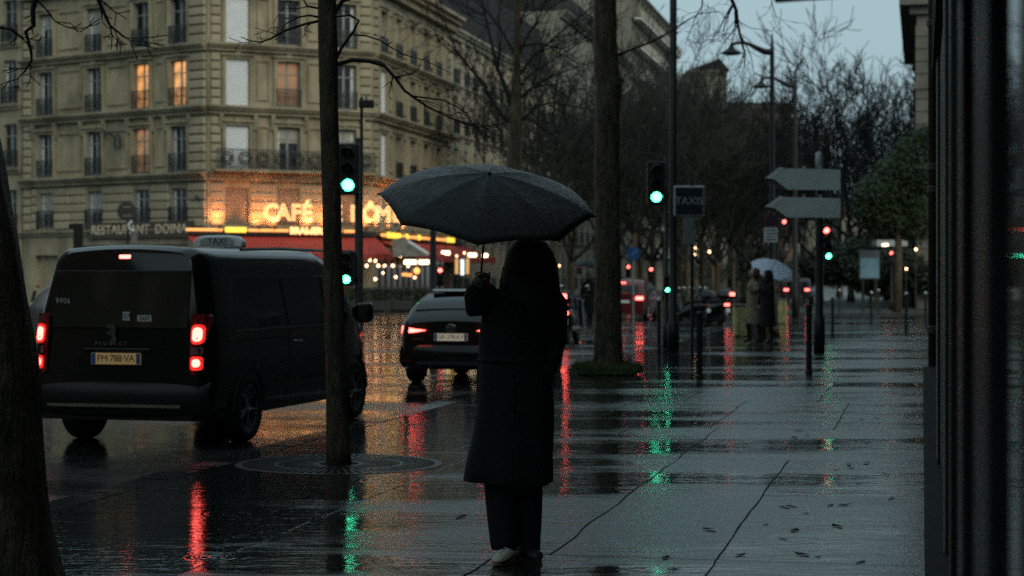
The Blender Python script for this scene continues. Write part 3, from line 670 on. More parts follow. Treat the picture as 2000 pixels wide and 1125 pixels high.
# glazed terrace screen with its pale slanting bar
t = thing('terrace_screen', 'slanting clear terrace screen with a pale bar between the two awnings', 'screen', P(800, 500, 93.5))
a, b2, c_, d_ = [P(*q) - Vector(t.location) for q in ((765,468,94),(790,462,94),(836,500,92.5),(768,502,92.5))]
m = MB(); m.add([a, b2, c_, d_] + [p + Vector((0,.03,0)) for p in (a, b2, c_, d_)], [(0,1,2,3),(7,6,5,4),(0,4,5,1),(1,5,6,2),(2,6,7,3),(3,7,4,0)]); m.build('sheet', pmat('milky_plastic_sheet', (0.17,0.15,0.12), 0.25, var=0.3, vs=3), t)
q0, q1 = P(798,472,93.2) - Vector(t.location), P(836,496,92.2) - Vector(t.location); MB().tube([q0, q1], .07, 6).build('bar', M_WHITE, t)
# restaurant name on the left front
rs = thing('restaurant_sign', 'dim metal letters reading RESTAURANT DOINA on the left front', 'sign', B0 + faces[0][1] @ Vector((8.4, -.1, 3.95)), math.atan2(faces[0][1][1][0], faces[0][1][0][0]))
M_LETT = pmat('dull_gold_letters', (0.62, 0.55, 0.38), 0.5, var=0.1)
MB().box(-3.3, -.1, -.42, 4.4, .0, .38).build('fascia_board', pmat('dark_brown_fascia', (0.05,0.035,0.022), 0.6, var=.2), rs)
face_text('lettering', 'RESTAURANT', .66, M_LETT, rs, (-.75, -.13, -.02), extrude=.02, space=1.06)
face_text('lettering', 'DOINA', .66, M_LETT, rs, (2.9, -.13, -.02), extrude=.02, space=1.06)
fr = put('shop_front', MB().box(-3.3, -.095, .0, 4.2, -.02, 3.2).mesh('shop_front', MATS['dark_brown_fascia']), cafe, faces[0][1] @ Matrix.Translation((8.0, 0, 0))); fr['label'] = 'dark wooden restaurant front'
for k in range(5):
    MB().box(-3.2+1.5*k, -.14, .4, -1.9+1.5*k, -.1, 2.9).build('pane', M_PANE, fr); MB().box(-3.35+1.5*k, -.2, 0, -3.2+1.5*k, -.02, 3.2).build('pilaster', MATS['dark_brown_fascia'], fr)
bk = thing('wall_lamp', 'dark wall lamp on a curved bracket on the left building front', 'lamp', P(200, 255, 97.0))
MB().tube([P(200,255,97.0)-bk.location, P(215,262,96.7)-bk.location, P(228,272,96.4)-bk.location], .06, 6).build('arm', M_IRON, bk)
MB().lathe([(.06,.35),(.16,.2),(.2,-.35),(.05,-.4)], 8, Matrix.Translation(P(229,274,96.4)-bk.location)).build('lantern', M_IRON, bk)

# --- generic terrace houses along the boulevard
def house(name, lab, p, q, zt, floors, bays, ww, wmat, pil=False, rail=True, roof=True, mansard=3.0, seed=1, depth=10, group=None):
    Mw, W = frame_at(p, q); base = Vector((p[0], p[1], 0)); t = thing(name, lab, 'building', base, 0, group); M = Matrix.Translation(-base) @ Mw; r_ = random.Random(seed)
    holes = [(b-ww/2, b+ww/2, z, z+h) for b in bays for z, h in floors]
    m = MB(M); holed_wall(m, W, ROAD, zt, holes, .3)
    m.add([(0,0,ROAD),(0,depth,ROAD),(0,depth,zt),(0,0,zt),(W,0,ROAD),(W,depth,ROAD),(W,depth,zt),(W,0,zt)], [(0,3,2,1),(4,5,6,7),(1,2,6,5)])
    m.build('wall', wmat, t)
    c = MB(M)
    for z, h in floors[1:]: cornice(c, W, z-.06, .28, .28)
    cornice(c, W, zt+.05, .6, .55)
    if pil:
        for a_, b2 in zip(bays[:-1], bays[1:]):
            x = (a_+b2)/2; c.box(x-.28, -.16, floors[0][0], x+.28, .01, zt-.5); c.box(x-.36, -.2, zt-.9, x+.36, .011, zt-.55)
    c.build('cornice', wmat, t)
    for b in bays:
        for z, h in floors:
            k = win_meshes(ww, h); o = put('window', k['frame'], t, M @ Matrix.Translation((b, 0, z)))
            put('pane', k['pane_a'], o); put('pane', k['pane_b'], o)
            if r_.random() < .6: put('curtain', k['curtain'], o)
            if rail: put('railing', k['rail'], o)
    if roof:
        mf = MB(M); mf.add([(-.05,.3,zt+.05),(W+.05,.3,zt+.05),(W-.2,1.5,zt+mansard),(.2,1.5,zt+mansard),(.2,depth-.5,zt+mansard+.6),(W-.2,depth-.5,zt+mansard+.6),(-.05,depth,zt+.05),(W+.05,depth,zt+.05)], [(0,1,2,3),(3,2,5,4),(0,3,4,6),(1,7,5,2),(4,5,7,6)])
        ro = mf.build('roof', M_SLATE, t)
        for k in range(int(W/9)):
            x = 3 + k*9; MB(M).box(x, 4, zt+mansard, x+1.8, 5, zt+mansard+2.2).build('chimney', M_BRICK, ro)
    return t
ax = lambda y, off=0.0: (-26.74 + .2026*y + off, y)
e1 = RE[1] + .15
house('town_house', 'pale stone house with flat pilasters right of the cafe building', ax(e1), ax(150), 16.3, [(.6,2.9),(4.2,2.0),(6.9,2.4),(10.2,2.3),(13.2,2.1)], [1.6+2.62*k for k in range(13)], 1.05, M_PALE, True, True, mansard=4.6, seed=2)
house('town_house', 'grey-green apartment house behind the middle tree', ax(150.3), ax(189.5), 22.5, [(.6,2.9),(4.4,2.2),(7.6,2.3),(10.8,2.3),(14.0,2.2)], [1.8+3.0*k for k in range(12)], 1.1, M_GREYSTONE, False, True, seed=3)
house('apartment_tower', 'tall pale apartment block with long balconies behind the thick trunk', ax(190), ax(226), 30.3, [(1.0+2.95*k, 2.0) for k in range(10)], [1.8+3.0*k for k in range(12)], 1.6, M_GREYSTONE, True, False, mansard=1.2, seed=4)
twr = [o for o in col.objects if o.name.startswith('apartment_tower')][0]; Mt, Wt = frame_at(ax(190), ax(226)); Mt = Matrix.Translation(-Vector(twr.location)) @ Mt
for k in range(1, 10):
    MB(Mt).box(1.0, -1.0, .9+2.95*k-.16, Wt-.2, -.01, .9+2.95*k-.02).build('balcony_slab', M_WHITE, twr); MB(Mt).box(1.0, -1.0, .9+2.95*k+.1, Wt-.2, -.95, .9+2.95*k+.9).build('balcony_front', M_PALE, twr)
gh = house('town_house', 'grey-brown house with a pointed blank gable among the trees', (21.8, 236), (26.6, 236.5), 27.0, [(3.0+4*k, 1.6) for k in range(5)], [1.2], .8, M_GREYSTONE, False, False, roof=False, seed=5, depth=14)
MB(Matrix.Translation((2.4, .2, 27.0))).prism([(-2.7, -.02), (2.7, -.02), (1.4, 1.5)], -.4, 14).build('roof', M_SLATE, gh)
house('brick_house', 'dull red brick house behind the right-hand street lamps', (33.0, 280), (41.3, 282), 26.5, [(2+3.6*k, 1.9) for k in range(7)], [1.4+2.1*k for k in range(4)], 1.0, M_BRICK, False, False, roof=True, mansard=.8, seed=6)
house('town_house', 'dim stone house at the left edge of the view', (-25.95-14.0, 101.15+10.4), (-25.95, 101.15), 17.6, [(.8,2.6),(4.0,2.2),(7.4,2.3),(10.8,2.3),(14.1,2.2)], [2.0+2.9*k for k in range(6)], 1.1, M_STONE, False, True, seed=8)
for i, (y0, y1, z) in enumerate(((227, 262, 22), (262.5, 310, 24), (311, 390, 21))):
    house('town_house', ['dim stone house past the tall pale block', 'dim stone house farther down the boulevard', 'dim stone house at the far end of the boulevard'][i], ax(y0), ax(y1), z, [(1+3.1*k, 2.1) for k in range(6)], [2+3.4*k for k in range(int((y1-y0-2)/3.4))], 1.2, M_GREYSTONE if i % 2 else M_STONE, False, False, seed=20+i)

# --- the right side of the street: near shop front, drain pipe, far building
def right_house(name, lab, s0, s1, t, zt, mat):
    q = thing(name, lab, 'building', S(s0, t), -SA); return q
SF = tag(bpy.data.objects.new('shop_front_building', None), 'dark glazed shop front filling the right edge of the view', 'building'); col.objects.link(SF); SF.rotation_euler = (0, 0, -SA); SF.location = S(1.2, .1)
M_DARKWALL = pmat('dark_wall_paint', (0.014, 0.014, 0.012), 0.8, var=0.4, vs=2, spec=0.1, bump=.3, bs=14)
M_SHOPG = pmat('shop_glass', (0.006, 0.008, 0.008), 0.03, var=0.0, spec=0.5)
def sfb(name, mat, s0, s1, x0, x1, z0, z1, parent=SF, bevel=0): return MB().box(x0, s0-1.2, z0, x1, s1-1.2, z1).build(name, mat, parent, bevel=bevel)
sfb('wall', M_DARKWALL, 1.2, 26.0, .12, 9, -.05, 21)
sfb('plinth', M_DARKWALL, 4.2, 25.6, -.085, .118, -.03, .42, bevel=.01)
prev = None
for i, (s0, s1) in enumerate(((2.0, 3.05), (3.9, 5.05), (5.8, 7.0), (7.5, 8.3))):
    sfb('pane', M_SHOPG, s0, s1, .018, .05, .45, 3.0)
for s0, s1, x in ((1.2, 1.98, -.008), (3.07, 3.88, .0), (5.07, 5.78, .002), (7.02, 7.48, .0), (8.32, 9.2, -.004), (9.6, 12.3, .012), (12.3, 12.6, -.004)):
    sfb('pilaster', M_DKPAINT, s0, s1, x, .11, .425, 3.0, bevel=.008)
sfb('fascia', M_DARKWALL, 1.2, 14, -.03, .118, 3.0, 3.7)
for s_, w_ in ((8.35, .012), (12.55, .02)):
    sfb('metal_strip', M_GALV, s_, s_+w_, -.012, -.002, .43, 3.0)
M_PIPE = pmat('brown_pipe_paint', (0.07, 0.055, 0.028), 0.5, var=0.3, vs=5)
dp = thing('drain_pipe', 'brown drain pipe with collars running down the corner of the shop wall', 'pipe', S(25.9, .135))
MB().tube([(0,0,.02),(0,0,20)], .056, 10).build('pipe', M_PIPE, dp, True)
for z in (.9, 2.75, 3.05, 4.95, 6.8): MB().lathe([(.06,z-.05),(.078,z-.04),(.078,z+.04),(.06,z+.05)], 10).build('collar', M_PIPE, dp)
for z in (2.0, 4.2): MB().box(.03, -.03, z, .2, .03, z+.05).build('bracket', M_PIPE, dp)
cn = thing('canopy', 'dark projecting canopy edge at the top of the view over the pavement', 'canopy', S(5.3, .06, 2.386), -SA)
MB().add([(-.50,.62,.055),(.05,.62,.075),(.05,-3.5,.075),(-.50,-3.5,.055),(-.50,.62,.115),(.05,.62,.14),(.05,-3.5,.14),(-.50,-3.5,.115)], [(0,1,2,3),(4,7,6,5),(0,4,5,1),(1,5,6,2),(2,6,7,3),(3,7,4,0)]).build('slab', M_DKPAINT, cn)
MB().box(.05, -3.4, .0, .1, .6, .2).build('wall_rail', M_DKPAINT, cn)
# far right-hand building with its big cornice
FR = thing('corner_building', 'dark grey stone building with a heavy cornice behind the evergreen tree', 'building', S(97, -.25), -SA)
MB().box(0, 0, -.05, 14, 26, 17.5).build('wall', pmat('dark_grey_stone', (0.13, 0.125, 0.11), 0.9, var=0.3, vs=.6, bump=.3, bs=8), FR)
mc = MATS['dark_grey_stone']
MB().box(-.35, -.3, 14.6, 14.3, 26.2, 15.0).box(-.85, -.8, 15.0, 14.8, 26.7, 15.7).box(-.2, -.15, 10.9, 14.1, 26.1, 11.2).box(-.25, -.2, 6.0, 14.2, 26.1, 6.4).build('cornice', mc, FR)
for z in [.5+.62*k for k in range(22)]:
    MB().box(-.06, -.06, z, .9, .9, z+.56).build('stone_block', mc, FR)
for k in range(4):
    for z in (2.0, 7.2, 11.8): 
        o = MB().box(1.6+3*k, -.03, z, 2.8+3*k, .02, z+2.2).build('window', M_FRAMEW, FR); MB().box(1.68+3*k, -.05, z+.08, 2.72+3*k, -.031, z+2.12).build('pane', M_PANE, o)

def plain_house(lab, s0, s1, t0, t1, zt, mat, face):
    # neighbouring houses, some unseen, shading the near street; the rear one added for that
    q = thing('street_house', lab, 'building', S((s0+s1)/2, (t0+t1)/2), -SA); a, b = (s1-s0)/2, (t1-t0)/2
    MB().box(-b, -a, -.1, b, a, zt).build('wall', mat, q)
    MB().box(-b-.4, -a-.4, zt-.5, b+.4, a+.4, zt+.05).build('cornice', mat, q)
    MB().loft([[(-b,-a,zt+.05),(b,-a,zt+.05),(b,a,zt+.05),(-b,a,zt+.05)],[(-b+1.2,-a+1.2,zt+3),(b-1.2,-a+1.2,zt+3),(b-1.2,a-1.2,zt+3),(-b+1.2,a-1.2,zt+3)]]).build('roof', M_SLATE, q)
    n = int(2*(a if face in 'lr' else b)/3.2)
    for z in (1.2, 5.0, 8.4, 11.8, 15.2):
        for k in range(n):
            c = -(a if face in 'lr' else b) + 1.6 + 3.2*k
            Mx = {'l': Matrix.Translation((-b, c, z)) @ Matrix.Rotation(R(-90), 4, 'Z'), 'r': Matrix.Translation((b, c, z)) @ Matrix.Rotation(R(90), 4, 'Z'), 'f': Matrix.Translation((c, a, z)) @ Matrix.Rotation(R(180), 4, 'Z')}[face]
            o = put('window', win_meshes(1.2, 2.2)['frame'], q, Mx @ Matrix.Translation((0, -.24, 0))); put('pane', win_meshes(1.2, 2.2)['pane_a'], o); put('pane', win_meshes(1.2, 2.2)['pane_b'], o)
    return q
plain_house('stone house next to the shop front, past the drain pipe', 26.4, 52.0, .3, 12, 20, MATS['dark_grey_stone'], 'l')
plain_house('stone house behind the camera on the shop front side', -48.0, 1.0, 1.4, 13, 21, M_GREYSTONE, 'l')
plain_house('stone house across the road, left of the view', -45.0, 46.0, -44, -31, 20, M_GREYSTONE, 'r')
plain_house('unseen stone house added to block low sky behind the camera', -75.0, -58.0, -60, 40, 20, M_GREYSTONE, 'f')  # added across the open street so rear-facing surfaces reflect dark
# clipped hedges in boxes along the terrace
for i, (u, y) in enumerate(((700,88.5),(742,89.2),(784,90.2),(822,93.0))):
    g = Vector((P(u,540,y).x, y, .02)); t = thing('terrace_planter', 'dark planter with a clipped hedge on the cafe terrace, %s from the left' % WO[i], 'planter', g, R(24) if i < 3 else R(60), 'terrace planters')
    MB().box(-.52,-.2,0,.52,.2,.45).build('box', M_DKPAINT, t, bevel=.02)
    rg = random.Random(40+i); HV_ = []; HF_ = []; hb = MB()
    for _ in range(900):
        c = Vector((rg.uniform(-.55,.55), rg.uniform(-.22,.22), .42+.62*rg.random()**.8)); a = Vector((rg.gauss(0,1), rg.gauss(0,1), rg.gauss(0,1))).normalized()*.07; b2 = a.orthogonal().normalized()*.035
        hb.add([c-a, c-b2, c+a, c+b2], [(0,1,2,3)])
    hb.build('hedge', pmat('dark_hedge_leaves', (.016,.026,.011), .6, var=.5, vs=6), t)

# houses that close the far end of the boulevard
for i, (u0, u1, y, zt) in enumerate(((1500, 1640, 400, 17), (1642, 1850, 395, 15))):
    a = Vector(((u0-CU)*y/F, y, 0)); b2 = Vector(((u1-CU)*y/F, y, 0))
    house('far_house', ['low grey house closing the boulevard, left one', 'low grey house closing the boulevard, right one'][i], (a.x, a.y), (b2.x, b2.y), zt, [(1.2+3.3*k, 2.0) for k in range(4)], [1.5+3.2*k for k in range(int((b2-a).length/3.2))], 1.2, M_GREYSTONE, False, False, mansard=2.0, seed=50+i)

# ------------------------------------------------------------------ trees
def twig(mb, p, d, L, r, depth, rg, up=0.15, wob=0.25, kids=4, ang=(25, 55), rmin=0.004, lf=(0.45, 0.75)):
    n = 4 if depth > 1 else 3; pts = [p]; rs = [r]; q = p; dd = d.normalized()
    for i in range(n):
        dd = (dd + Vector((rg.uniform(-wob, wob), rg.uniform(-wob, wob), rg.uniform(-wob, wob) + up))*0.5).normalized()
        q = q + dd * (L/n); pts.append(q); rs.append(max(rmin, r*(1 - .62*(i+1)/n)))
    mb.tube(pts, rs, 6 if r > .05 else (4 if r > .018 else 3), False)
    if depth <= 0: return
    for k in range(kids):
        f = rg.uniform(.25, 1.0) if k else 1.0; i = min(n-1, int(f*n)); a = pts[i].lerp(pts[i+1], f*n-i) if i < n else pts[n]
        base = (pts[min(i+1, n)] - pts[i]).normalized(); ax_ = base.orthogonal().normalized(); ax_.rotate(Matrix.Rotation(rg.uniform(0, 6.283), 3, base))
        nd = base.copy(); nd.rotate(Matrix.Rotation(R(rg.uniform(*ang)), 3, ax_))
        rr = rs[min(i+1, n)] * rg.uniform(.55, .85)
        twig(mb, a, nd, L*rg.uniform(*lf), max(rmin, rr), depth-1, rg, up, wob, kids, ang, rmin, lf)
def gen_tree(seed, H, r, fork, depth=4, limbs=6, kids=4, rmin=0.014, spread=(22, 55), up=.22):
    rg = random.Random(seed); tr = MB(); cr = MB(); pts = []; rs = []; q = Vector((0,0,-.1)); n = 7
    for i in range(n+1):
        f = i/n; pts.append(Vector((rg.uniform(-.08,.08)*f, rg.uniform(-.08,.08)*f, -.1 + f*H*fork))); rs.append(r*(1.35 if i == 0 else 1) * (1-.3*f))
    tr.tube(pts, rs, 9)
    for k in range(limbs):
        a = 2*math.pi*(k + rg.uniform(-.3,.3))/limbs; th = R(rg.uniform(*spread)) if k else R(6)
        d = Vector((math.sin(th)*math.cos(a), math.sin(th)*math.sin(a), math.cos(th))); i = rg.randint(n-3, n)
        twig(cr, pts[i], d, H*(1-fork)*rg.uniform(.5,.72), r*rg.uniform(.38,.55), depth, rg, up, .3, kids, (18, 50), rmin)
    return tr.mesh('trunk', M_BARK, True), cr.mesh('crown', M_BARKT)
TV = [gen_tree(s_, 14.5, .24, .34, 4, 6, 4, rmin=.021) for s_ in (1, 2, 3, 4)]
TV += [gen_tree(s_, 14.5, .26, .28, 4, 9, 5, rmin=.017, spread=(15, 62), up=.16) for s_ in (11, 12)]
def far_tree(lab, loc, sc=1.0, v=0, rz=0.0, grp=None, name='bare_tree'):
    t = thing(name, lab, 'tree', loc, rz, grp); t.scale = (sc, sc, sc)
    put('trunk', TV[v][0], t); put('crown', TV[v][1], t); return t
rt = random.Random(9)
for i, y in enumerate((108, 117, 127, 138, 150, 163, 178, 195, 215, 240, 270)):
    far_tree('bare boulevard tree in front of the houses, %s' % ['first right of the cafe','second right of the cafe','third right of the cafe','fourth right of the cafe','fifth right of the cafe','sixth right of the cafe','seventh right of the cafe','eighth right of the cafe','ninth right of the cafe','tenth right of the cafe','last one visible'][i],
        (-26.74+.2026*y + 6.2 + rt.uniform(-.6,.6), y, 0), rt.uniform(.9, 1.12), i % 4, rt.uniform(0, 6.3), 'bare trees along the left side of the boulevard')
for i, (u, y, sc, vv) in enumerate(((1345,92,.74,0),(1402,104,.68,5),(1452,120,.68,1),(1490,150,.80,4),(1432,175,.97,2),(1520,185,.90,3))):
    far_tree('bare tree in the dark mass left of the street lamps, %s' % ['nearest and leftmost','second nearest','third nearest','under the nearer lamp head','behind the second one','under the farther lamp head'][i], ((u-CU)*y/F, y, 0), sc, vv, i*1.3, 'bare trees in the boulevard middle')
for i, (u, y, sc, vv) in enumerate(((1602,112,.88,2),(1662,118,.94,1),(1733,124,.96,3),(1640,150,1.02,0),(1700,165,1.15,2),(1768,150,.95,1),(1572,140,.86,3))):
    far_tree('bare tree against the sky right of the lamps, %s' % ['leftmost of the front three','middle of the front three','rightmost of the front three','behind the leftmost','behind the middle one','beside the grey building','small one by the lamp post'][i], ((u-CU)*y/F, y, 0), sc, vv, i*2.1, 'bare trees by the side street')

for i, (u, y, sc, vv) in enumerate(((1240,100,.80,1),(1275,122,.95,2),(1300,140,1.0,3),(1330,118,.82,0),(1372,140,.9,1),(1402,160,1.0,2),(1470,135,.75,3),(1525,130,.66,0))):
    far_tree('bare tree between the thick trunk and the arrow signs, %s' % ['first from the left','second from the left','third from the left','fourth from the left','fifth from the left','sixth from the left','seventh from the left','last on the right'][i], ((u-CU)*y/F, y, 0), sc, vv, i*1.7+.4, 'bare trees in the boulevard middle')
# evergreen tree and hedges, leaf clumps of small faces
def leaf_cloud(seed, blobs, n, size, mat, name='crown'):
    rg = random.Random(seed); m = MB(); vs = []; fs = []
    tot = sum(b[3]**2 for b in blobs)
    for (x, y, z, r) in blobs:
        for _ in range(int(n*r*r/tot)):
            d = Vector((rg.gauss(0,1), rg.gauss(0,1), rg.gauss(0,1))).normalized(); rr = r * (rg.random()**.35) * (1 + .25*mnoise.noise(d*2.3 + Vector((x,y,z))))
            c = Vector((x,y,z)) + Vector((d.x, d.y, d.z*.85))*rr; a = Vector((rg.gauss(0,1), rg.gauss(0,1), rg.gauss(0,1))).normalized()*size; b = a.orthogonal().normalized()*size*.5; o = len(vs)
            vs += [c-a, c-b*.9, c+a, c+b]; fs.append((o, o+1, o+2, o+3))
    m.v = [tuple(v) for v in vs]; m.f = fs; return m.mesh(name, mat)
M_EVER = pmat('evergreen_leaves', (0.011, 0.026, 0.005), 0.6, var=0.5, vs=1.2)
M_EVERD = pmat('dark_evergreen_leaves', (0.014, 0.024, 0.012), 0.6, var=0.5, vs=1.2)
ev = thing('evergreen_tree', 'rounded green leafy tree against the grey corner building', 'tree', S(86, -1.1))
MB().tube([(0,0,-.1),(.1,0,2.5),(0,.1,6.5)], [.22,.17,.08], 8).build('trunk', M_BARK, ev, True)
put('crown', leaf_cloud(4, [(1.3,0,7.7,.75),(.8,.2,7.0,1.0),(.0,.1,6.2,.95),(1.2,-.2,6.1,1.1),(-.8,0,5.3,1.05),(-1.3,.1,4.5,.8),(.5,.3,5.1,1.2),(-.4,.2,4.2,1.1),(1.0,.2,4.0,1.1)], 15000, .10, M_EVER), ev)
for i, (u, y, w, h) in enumerate(((1700,100,4.5,3.6),(1790,96,2.0,3.2),(1640,132,5,4.0),(1760,118,3,5.5),(1530,200,7,5),(1450,230,8,5.5),(1380,250,8,5.5))):
    g = Vector(((u-CU)*y/F, y, 0)); t = thing('shrub', 'dark evergreen shrub mass %s' % ['behind the bollards on the right','beside the grey corner building','behind the red pedestrian light','in front of the grey corner building, tall','far behind the blue-white umbrella','far down the boulevard','farthest down the boulevard'][i], 'shrub', g)
    rg = random.Random(i); bl = [(rg.uniform(-w,w)*.5, rg.uniform(-1,1), rg.uniform(.25,.75)*h, rg.uniform(.25,.42)*h) for _ in range(7)]
    put('crown', leaf_cloud(30+i, bl, 9000, .16, M_EVERD), t); MB().tube([(0,0,-.1),(0,0,h*.4)], .08, 6).build('stem', M_BARK, t)

def px_path(pts, y): return [P(p[0], p[1], p[2] if len(p) > 2 else y) for p in pts]
def rough_trunk(mb, pts, rs, n=18, seed=1, amp=.05):
    rings = []; L = 0; dense = []
    for i in range(len(pts)-1):
        k = max(2, int((pts[i+1]-pts[i]).length/.12))
        for j in range(k): f = j/k; dense.append((pts[i].lerp(pts[i+1], f), rs[i]*(1-f)+rs[i+1]*f))
    dense.append((pts[-1], rs[-1]))
    for p, r in dense:
        rings.append([p + Vector((math.cos(t), math.sin(t), 0))*r*(1 + amp*2*mnoise.noise(Vector((math.cos(t)*2.2+seed, math.sin(t)*2.2, p.z*1.3))) + amp*mnoise.noise(Vector((math.cos(t)*6, math.sin(t)*6+seed, p.z*3)))) for t in [2*math.pi*k/n for k in range(n)]])
    mb.loft(rings)
def limb(mb, pts, r0, r1, rg, kids=5, depth=2, L=.5, rmin=.003, up=.05, n=6, wob=.35, ang=(25, 60)):
    m = len(pts); rs = [r0 + (r1-r0)*i/(m-1) for i in range(m)]; mb.tube(pts, rs, n, False)
    for k in range(kids):
        f = rg.uniform(.3, 1)*(m-1); i = min(m-2, int(f)); a = pts[i].lerp(pts[i+1], f-i); base = (pts[i+1]-pts[i]).normalized()
        ax_ = base.orthogonal().normalized(); ax_.rotate(Matrix.Rotation(rg.uniform(0,6.28), 3, base)); nd = base.copy(); nd.rotate(Matrix.Rotation(R(rg.uniform(*ang)), 3, ax_))
        twig(mb, a, nd, L*rg.uniform(.5, 1.2), max(rmin, rs[i]*.55), depth, rg, up, wob, 3, (25, 60), rmin)
# slim tree by the kerb (in front of the taxi van)
Y1 = TG.y; rg = random.Random(21)
st = thing('slim_street_tree', 'slim dark young street tree in front of the taxi van', 'tree', (TG.x, TG.y, 0)); o0 = Vector(st.location)
tr = MB(); pts = [p - o0 for p in px_path([(662,915),(657,780),(653,600),(648,400),(642,200),(640,70),(637,-60),(634,-300),(640,-520)], Y1)]
rough_trunk(tr, pts, [.115,.088,.084,.082,.080,.082,.075,.06,.04], 14, 2, .04); tr.build('trunk', M_BARK, st, True)
cr = MB(); LM = lambda pts_, r0, r1, **k: limb(cr, [p - o0 for p in px_path(pts_, Y1)], r0, r1, rg, **k)
LM([(636,38),(596,47),(556,60),(528,76),(510,82),(490,80),(470,72)], .014, .004, kids=4, depth=1, L=.18)
LM([(636,36),(604,30),(585,33),(560,45),(548,60)], .012, .004, kids=3, depth=1, L=.14)
LM([(636,40),(610,44),(595,55),(597,70)], .009, .003, kids=2, depth=1, L=.1)
LM([(640,20),(600,12),(590,-5),(575,-40)], .012, .005, kids=3, depth=1, L=.2)
LM([(655,118),(668,92),(690,62),(701,40),(682,30),(655,33)], .016, .008, kids=1, depth=1, L=.15)
LM([(690,68),(715,70),(740,78),(768,95),(790,107),(830,118),(880,142)], .009, .003, kids=5, depth=1, L=.12)
LM([(655,126),(690,117),(722,120),(750,128),(772,152),(790,177),(812,193),(834,208),(862,222),(893,236),(937,249),(981,241)], .021, .004, kids=7, depth=1, L=.22)
LM([(806,188),(840,192),(868,196),(895,210),(912,222),(925,245),(935,250)], .009, .003, kids=4, depth=1, L=.15)
LM([(650,30),(670,0),(690,-40)], .025, .012, kids=4, depth=2, L=.5)
for k in range(10):
    i = rg.choice((5,6,7,8)); a = rg.uniform(0,6.28); p = pts[i].lerp(pts[min(8,i+1)], rg.random()) if i > 5 else pts[6]
    twig(cr, p, Vector((math.cos(a), math.sin(a), .8)), rg.uniform(.9,1.5), .028, 3, rg, .15, .3, 3, (25,55), .003)
cr.build('crown', M_BARKT, st)
# leaning tree at the left edge
Y0 = 9.45; lt = thing('leaning_tree', 'thick dark leaning tree trunk at the left edge of the view', 'tree', P(10, 1178, Y0)); o0 = Vector(lt.location); o0.z = 0; lt.location = o0
tr = MB(); pts = [p - o0 for p in px_path([(5,1185),(-2,1080),(-10,960),(-32,700),(-68,450),(-115,220),(-150,0),(-180,-250),(-190,-500)], Y0)]
rough_trunk(tr, pts, [.33,.285,.262,.26,.255,.25,.24,.2,.13], 22, 5, .05); tr.build('trunk', M_BARK, lt, True)
cr = MB(); rg = random.Random(4); LM = lambda pts_, r0, r1, **k: limb(cr, [p - o0 for p in px_path(pts_, Y0)], r0, r1, rg, **k)
LM([(-150,-160),(-60,-130),(30,-80),(72,-10),(64,20),(66,50),(50,62),(60,95),(62,118),(48,140),(33,155)], .02, .003, kids=6, depth=1, L=.12)
LM([(-150,-180),(0,-150),(120,-80),(190,-5),(203,25),(215,50),(240,70),(255,80)], .018, .003, kids=6, depth=1, L=.14)
LM([(72,0),(90,18),(108,42),(128,52),(160,62)], .006, .002, kids=3, depth=1, L=.09)
LM([(215,50),(219,72),(217,98)], .005, .002, kids=2, depth=1, L=.06)
LM([(-80,30),(-10,52),(25,58),(48,78)], .010, .004, kids=3, depth=1, L=.1)
for k in range(8):
    a = rg.uniform(0,6.28); twig(cr, pts[7], Vector((math.cos(a), math.sin(a), .9)), rg.uniform(1.2,2.0), .06, 3, rg, .15, .3, 3, (25,55), .003)
cr.build('crown', M_BARKT, lt)
# thick-trunked tree in the middle with its grassy foot
g = G(1186, 730); Y2 = g.y; bt = thing('thick_street_tree', 'thick straight tree trunk with a grassy foot right of the open umbrella', 'tree', (g.x, g.y, 0)); o0 = Vector(bt.location)
tr = MB(); pts = [p - o0 for p in px_path([(1186,733),(1187,705),(1187,640),(1187,500),(1185,300),(1189,165),(1184,140),(1182,60),(1180,-60),(1178,-300),(1182,-520)], Y2)]
rough_trunk(tr, pts, [.30,.245,.222,.21,.205,.215,.205,.19,.185,.15,.10], 22, 9, .06); 
tr.build('trunk', M_BARK, bt, True)
cr = MB(); rg = random.Random(14); LM = lambda pts_, r0, r1, **k: limb(cr, [p - o0 for p in px_path(pts_, Y2)], r0, r1, rg, **k)
LM([(1195,112),(1230,98),(1270,83),(1310,61),(1342,40),(1365,27),(1390,24)], .026, .006, kids=6, depth=2, L=.45, up=.1)
LM([(1180,-220),(1280,-170),(1380,-90),(1425,-10),(1438,20),(1441,45),(1446,70),(1455,105),(1454,130),(1448,150)], .05, .004, kids=11, depth=2, L=.55, up=-.08)
LM([(1300,-150),(1370,-60),(1372,10),(1358,35),(1345,70),(1338,90)], .018, .003, kids=6, depth=2, L=.4, up=-.1)
LM([(1380,-90),(1470,-50),(1505,-10),(1509,12),(1516,32),(1530,41)], .016, .003, kids=4, depth=1, L=.3, up=-.05)
LM([(1441,40),(1465,55),(1490,58),(1502,57)], .008, .003, kids=3, depth=1, L=.2)
LM([(1439,35),(1420,60),(1408,80),(1390,82)], .009, .003, kids=4, depth=1, L=.3)
LM([(1205,150),(1218,158)], .03, .02, kids=0)
for k in range(9):
    a = rg.uniform(0,6.28); twig(cr, pts[9], Vector((math.cos(a), math.sin(a), .9)), rg.uniform(2,3), .07, 3, rg, .15, .3, 4, (25,55), .005)
cr.build('crown', M_BARKT, bt)
md = MB(); n = 24; md.loft([[(math.cos(2*math.pi*k/n)*r*(1+.08*math.sin(3*k)), math.sin(2*math.pi*k/n)*r, z) for k in range(n)] for r, z in ((.46,.0),(.38,.03),(.28,.07))])
md.build('earth_mound', M_SOIL, bt, True)
gg = MB(); rg = random.Random(2)
